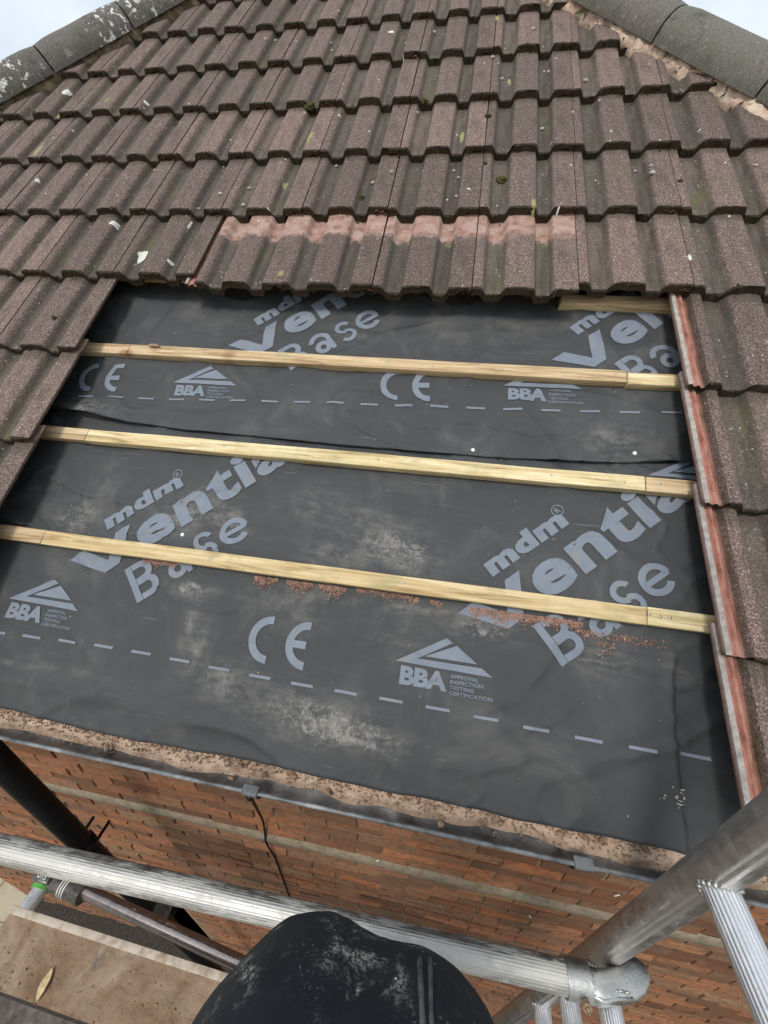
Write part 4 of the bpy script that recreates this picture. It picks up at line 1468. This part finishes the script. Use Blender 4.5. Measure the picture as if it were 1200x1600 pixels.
# leaf
q = ray(72, 1533); t = (DZ - CW.z) / q.z; lp = Vector((CW.x + q.x * t, CW.y + q.y * t, DZ + .006))
q = ray(84, 1512); t = (DZ - CW.z) / q.z; l1 = Vector((CW.x + q.x * t, CW.y + q.y * t, DZ + .006))
q = ray(59, 1567); t = (DZ - CW.z) / q.z; l0 = Vector((CW.x + q.x * t, CW.y + q.y * t, DZ + .006))
dl = l1 - l0; pl3 = Vector((-dl.y, dl.x, 0)).normalized()
V, F = [], []
for i in range(17):
    f = i / 16
    w = .0105 * math.sin(math.pi * f) ** .8
    for s in (-1, -.5, 0, .5, 1):
        V.append(l0 + dl * f + pl3 * w * s + Vector((0, 0, .004 * abs(s) + .003 * math.sin(f * 5))))
for i in range(16):
    for j in range(4):
        k = i * 5 + j
        F.append((k, k + 1, k + 6, k + 5))
o = mob('dry_leaf', V, F, M['leaf'], None, True, Matrix())
md = o.modifiers.new('t', 'SOLIDIFY'); md.thickness = .0006
setp(o, 'pale dry narrow leaf lying on the muddy platform deck', 'leaf')
# mud crumbs on deck
it = []
for _ in range(160):
    f, g2 = random.uniform(0, 1.0), random.uniform(.03, max(.05, wdt))
    p = d0 + ed * f * 0.9 + pn * g2
    it.append((p.x, p.y, DZ + .002, random.choice((.001, .0015, .002, .0035))))
chips('mud_crumbs', it, M['grit'], Matrix(), 'dried mud crumbs over the platform deck', 'mud')

# ------------------------------------------------------------------ person: raised bent leg in black work trousers
def cam_pt(x, y, t):
    return CW + ray(x, y) * t
knee = cam_pt(552, 1712, .30)
def bez(p0, p1, p2, n):
    return [p0 * (1 - t) ** 2 + p1 * 2 * t * (1 - t) + p2 * t * t for t in [i / n for i in range(n + 1)]]
hipp = Vector((knee.x - .03, knee.y - .43, knee.z - .03))
foot = Vector((knee.x + .01, -1.235, Rz + .12))
k1 = hipp.lerp(knee, .80); k2 = knee.lerp(foot, .24)
path = [hipp.lerp(k1, i / 10) for i in range(10)] + bez(k1, knee + Vector((0, .03, .022)), k2, 16) + [k2.lerp(foot, (i + 1) / 10) for i in range(10)]
nP = len(path)
rads = []
for i in range(nP):
    if i < 10: r = .102 - .012 * i / 10
    elif i <= 26: r = .090 - .012 * (i - 10) / 16
    else: r = .078 - .024 * (i - 26) / 10
    rads.append(r)
seg = 96
def lp_(k, i):
    a = 2 * math.pi * k / seg
    w = noise.noise(Vector((math.cos(a) * 1.6, math.sin(a) * 1.6, i * .16)))
    w2 = noise.noise(Vector((math.cos(a) * 2.6, math.sin(a) * 2.6, i * .18 + 9)))
    wide = 1.70 if i < 26 else 1.70 - .70 * min(1, (i - 26) / 6)
    fold = -.045 * math.exp(-((a - FOLD) / .10) ** 2) + .03 * math.exp(-((a - FOLD - .2) / .12) ** 2) if i < 28 else 0
    return math.hypot(wide * math.cos(a), math.sin(a)) * (1 + .035 * w + .016 * w2 + fold + .022 * max(0, 1 - abs(noise.noise(Vector((math.cos(a) * 3.2 + i * .12, math.sin(a) * 3.2, i * .33)))) * 3.5) ** 2)
FOLD = 0.95
V, F = sweep(path, rads, seg, lp_)
# boot continues the same surface below the cuff: foot resting on the rail
root = mob('person', [v - knee for v in V], F, M['cloth'], None, True, Matrix.Translation(knee))
md = root.modifiers.new('s', 'SUBSURF'); md.levels = md.render_levels = 1
setp(root, 'bent knee of a person in dusty black work trousers, stepping onto the guard rail', 'person')
# side seam: double raised strips running along the outer thigh
from mathutils.bvhtree import BVHTree
bvh = BVHTree.FromPolygons([tuple(v) for v in V], F)
def seam(xa, ya, xb, yb, w, off=.003):
    SV = []
    n_ = 24
    for i in range(n_ + 1):
        x = xa + (xb - xa) * i / n_; y = ya + (yb - ya) * i / n_
        row_ = []
        for s in (-1, 0, 1):
            r_ = ray(x + s * w, y).normalized()
            h = bvh.ray_cast(CW, r_)
            if h[0] is None: row_ = None; break
            row_.append(h[0] + h[1].normalized() * (off if s == 0 else -.001) * (1 if h[1].dot(r_) < 0 else -1))
        if row_: SV.append(row_)
    Vs = [p for r_ in SV for p in r_]
    Fs = []
    for i in range(len(SV) - 1):
        for j in range(2):
            k = i * 3 + j
            Fs.append((k, k + 1, k + 4, k + 3))
    if Fs:
        wchild(mob('trouser_seam', Vs, Fs, mat_noise('worn_seam_cloth', (0.03, .03, .032), (0.10, .10, .098), 60, .95, .001), None, True, Matrix()), root)
seam(656, 1500, 662, 1640, 5)
seam(672, 1500, 676, 1640, 4)
bm = bmesh.new()
bf = foot + Vector((0, .0, -.02))
bmesh.ops.create_uvsphere(bm, u_segments=28, v_segments=16, radius=1)
for v in bm.verts:
    x, y, z = v.co
    v.co = Vector((bf.x + x * .048 * (1 - .12 * y), bf.y - .03 + y * .11, bf.z - .015 + max(z, -.55) * .058 * (1 - .25 * y)))
wchild(bm_obj('work_boot', bm, M['soffit'], None, True, Matrix()), root)

# ------------------------------------------------------------------ moss, pebbles and lichen on the tiles
def on_tile(x, y):
    u, v = at_n(x, y, -.015)
    for _ in range(3):
        n = tile_n(u, v)
        u, v = at_n(x, y, n)
    return u, v, tile_n(u, v)
MOSS = [(487, 178, .022, 'on a tile end near the fourth course of tiles'), (783, 283, .017, 'in the middle of the second course, right of centre'), (563, 309, .013, 'low on the second course, left of centre'), (762, 182, .011, 'in a joint of the third course'),
        (758, 256, .008, 'on the joint above the right of the opening'), (274, 185, .014, 'at a tile edge toward the left hip'), (661, 170, .016, 'below a tile edge near the middle'), (190, 345, .012, 'at a tile edge above the left column'), (1063, 283, .007, 'in the joint at the far right'), (94, 505, .009, 'on the left column beside the opening')]
for n_, (x, y, s, l) in enumerate(MOSS):
    u, v, n = on_tile(x, y)
    o = lump('moss_clump', (u, v, n + s * .2), (s, s * .85, s * .5), M['moss'], n_, RM, 3, 1, .3)
    setp(o, 'dark moss clump, %s' % l, 'moss', 'moss clumps on the tiles')
PEB = [(530, 24), (418, 73), (430, 62), (518, 72), (519, 80), (847, 203), (709, 268), (716, 279), (713, 308), (992, 269), (1012, 270), (1015, 279), (1176, 266), (345, 304), (390, 296), (526, 261), (583, 287), (381, 322), (857, 114), (784, 125), (770, 91), (833, 47), (678, 52), (914, 128), (307, 318), (652, 178), (612, 270)]
seen_l = {}
SIZE = ['tiny', 'small', 'smallish', 'rounded', 'flat', 'egg-shaped', 'chipped']
for n_, (x, y) in enumerate(PEB):
    u, v, n = on_tile(x, y)
    s = random.uniform(.0055, .0095)
    o = lump('pebble', (u, v, n + s * .35), (s, s * .72, s * .6), M['pebble'], n_ + 40, RM, 2, 1, .18)
    j = max(0, int(v // TG)); k = int(u // TW)
    cp = colphrase(k)
    cp = ('%s tile of six above the opening' % ORD[k]) if 0 <= k <= 5 else cp
    base = '%s course up, %s' % (ORD[j], cp)
    c = seen_l.get(base, 0); seen_l[base] = c + 1
    base = ('pale pebble, ', 'lower pale pebble, ', 'lowest pale pebble, ')[c] + base
    setp(o, base, 'pebble', 'pebbles on the tiles')
# flat lichen and droppings, hugging the tile surface
def patch(items, mat, name, label):
    V, F = [], []
    for q, (x, y, sx, sy) in enumerate(items):
        u, v, n = on_tile(x, y)
        k0 = len(V)
        NR, NA = 4, 18
        V.append((u, v, tile_n(u, v) + .0016))
        for r_ in range(1, NR + 1):
            for a in range(NA):
                th = 2 * math.pi * a / NA
                rr = r_ / NR * (1 + .55 * noise.noise(Vector((math.cos(th) * 1.6, math.sin(th) * 1.6, q * 3.3))))
                uu, vv = u + math.cos(th) * sx * rr, v + math.sin(th) * sy * rr
                V.append((uu, vv, tile_n(uu, vv) + (.0014 if r_ < NR else -.0012)))
        for a in range(NA):
            F.append((k0, k0 + 1 + a, k0 + 1 + (a + 1) % NA))
        for r_ in range(NR - 1):
            for a in range(NA):
                b = (a + 1) % NA
                F.append((k0 + 1 + r_ * NA + a, k0 + 1 + (r_ + 1) * NA + a, k0 + 1 + (r_ + 1) * NA + b, k0 + 1 + r_ * NA + b))
    o = mob(name, V, F, mat, None, True, RM.copy())
    return setp(o, label, 'lichen', kind='stuff')
patch([(612, 50, .017, .010), (102, 143, .016, .024), (232, 167, .008, .010), (224, 401, .017, .034), (183, 357, .014, .012), (300, 360, .005, .04), (530, 180, .006, .005), (635, 64, .008, .005), (1078, 402, .005, .012), (955, 205, .004, .004), (732, 295, .006, .004), (404, 346, .004, .004), (65, 290, .006, .012), (270, 415, .006, .010)] + [(random.uniform(30, 1150), random.uniform(40, 330), random.uniform(.002, .004), random.uniform(.002, .004)) for _ in range(55)], M['lichen'], 'white_lichen', 'white lichen spots and bird droppings scattered over the tiles')
patch([(90, 168, .012, .05), (178, 175, .010, .025), (485, 213, .009, .04), (722, 214, .010, .036), (777, 28, .010, .02), (796, 128, .008, .030), (835, 318, .010, .03), (446, 291, .008, .02), (438, 430, .010, .022), (60, 235, .010, .06)], M['ylichen'], 'yellow_lichen', 'yellow-green algae streaks in the tile pans')

it = []
for _ in range(2600):
    j = random.randint(0, 6)
    u = random.uniform(-3, 3.4)
    if noise.noise(Vector((u * 3.1, j * 5.7, 2))) < -.08 + .25 * random.random(): continue
    p = Vector((u, j * TG))
    if (p - pl_).dot(nl) > -.05 or (p - pr_).dot(nr) > -.05: continue
    up_ = random.random() < .3
    v = j * TG + (random.uniform(.0, .006) if up_ else -abs(random.gauss(0, .008)) - .001)
    if j == 0 and not up_ and 0 < u < 1.8: continue
    if j == 0 and up_ and .3 < u < 1.5: continue
    it.append((u, v, tile_n(u, v) + .0015, random.choice((.0015, .002, .003, .0045))))
chips('moss_crumbs', it, M['moss'], RM.copy(), 'dark moss and dirt packed along the tile laps', 'moss')

# white swarf bits on the brick wall
it = []
for (x, y) in ((166, 1253), (660, 1372), (662, 1385), (664, 1378), (830, 1399), (949, 1447), (1150, 1283)):
    pass
for n_, (x, y) in enumerate(((166, 1253), (729, 1385), (949, 1447), (828, 1432), (964, 1399), (590, 1345), (560, 1342), (575, 1346))):
    q = ray(x, y); t = (WY - .004 - CW.y) / q.y
    p = CW + q * t
    bm = bmesh.new()
    sz = random.uniform(.004, .014)
    box_bm(bm, (-.0022, -.002, -sz), (.0022, .002, sz), .001)
    o = bm_obj('white_splash', bm, M['white'], None, False, Matrix.Translation(p) @ Matrix.Rotation(random.uniform(-.6, .6), 4, 'Y'))
    o['label'] = 'small white splashes of sealant on the brick wall'; o['category'] = 'splash'; o['group'] = 'white splashes on the brick wall'
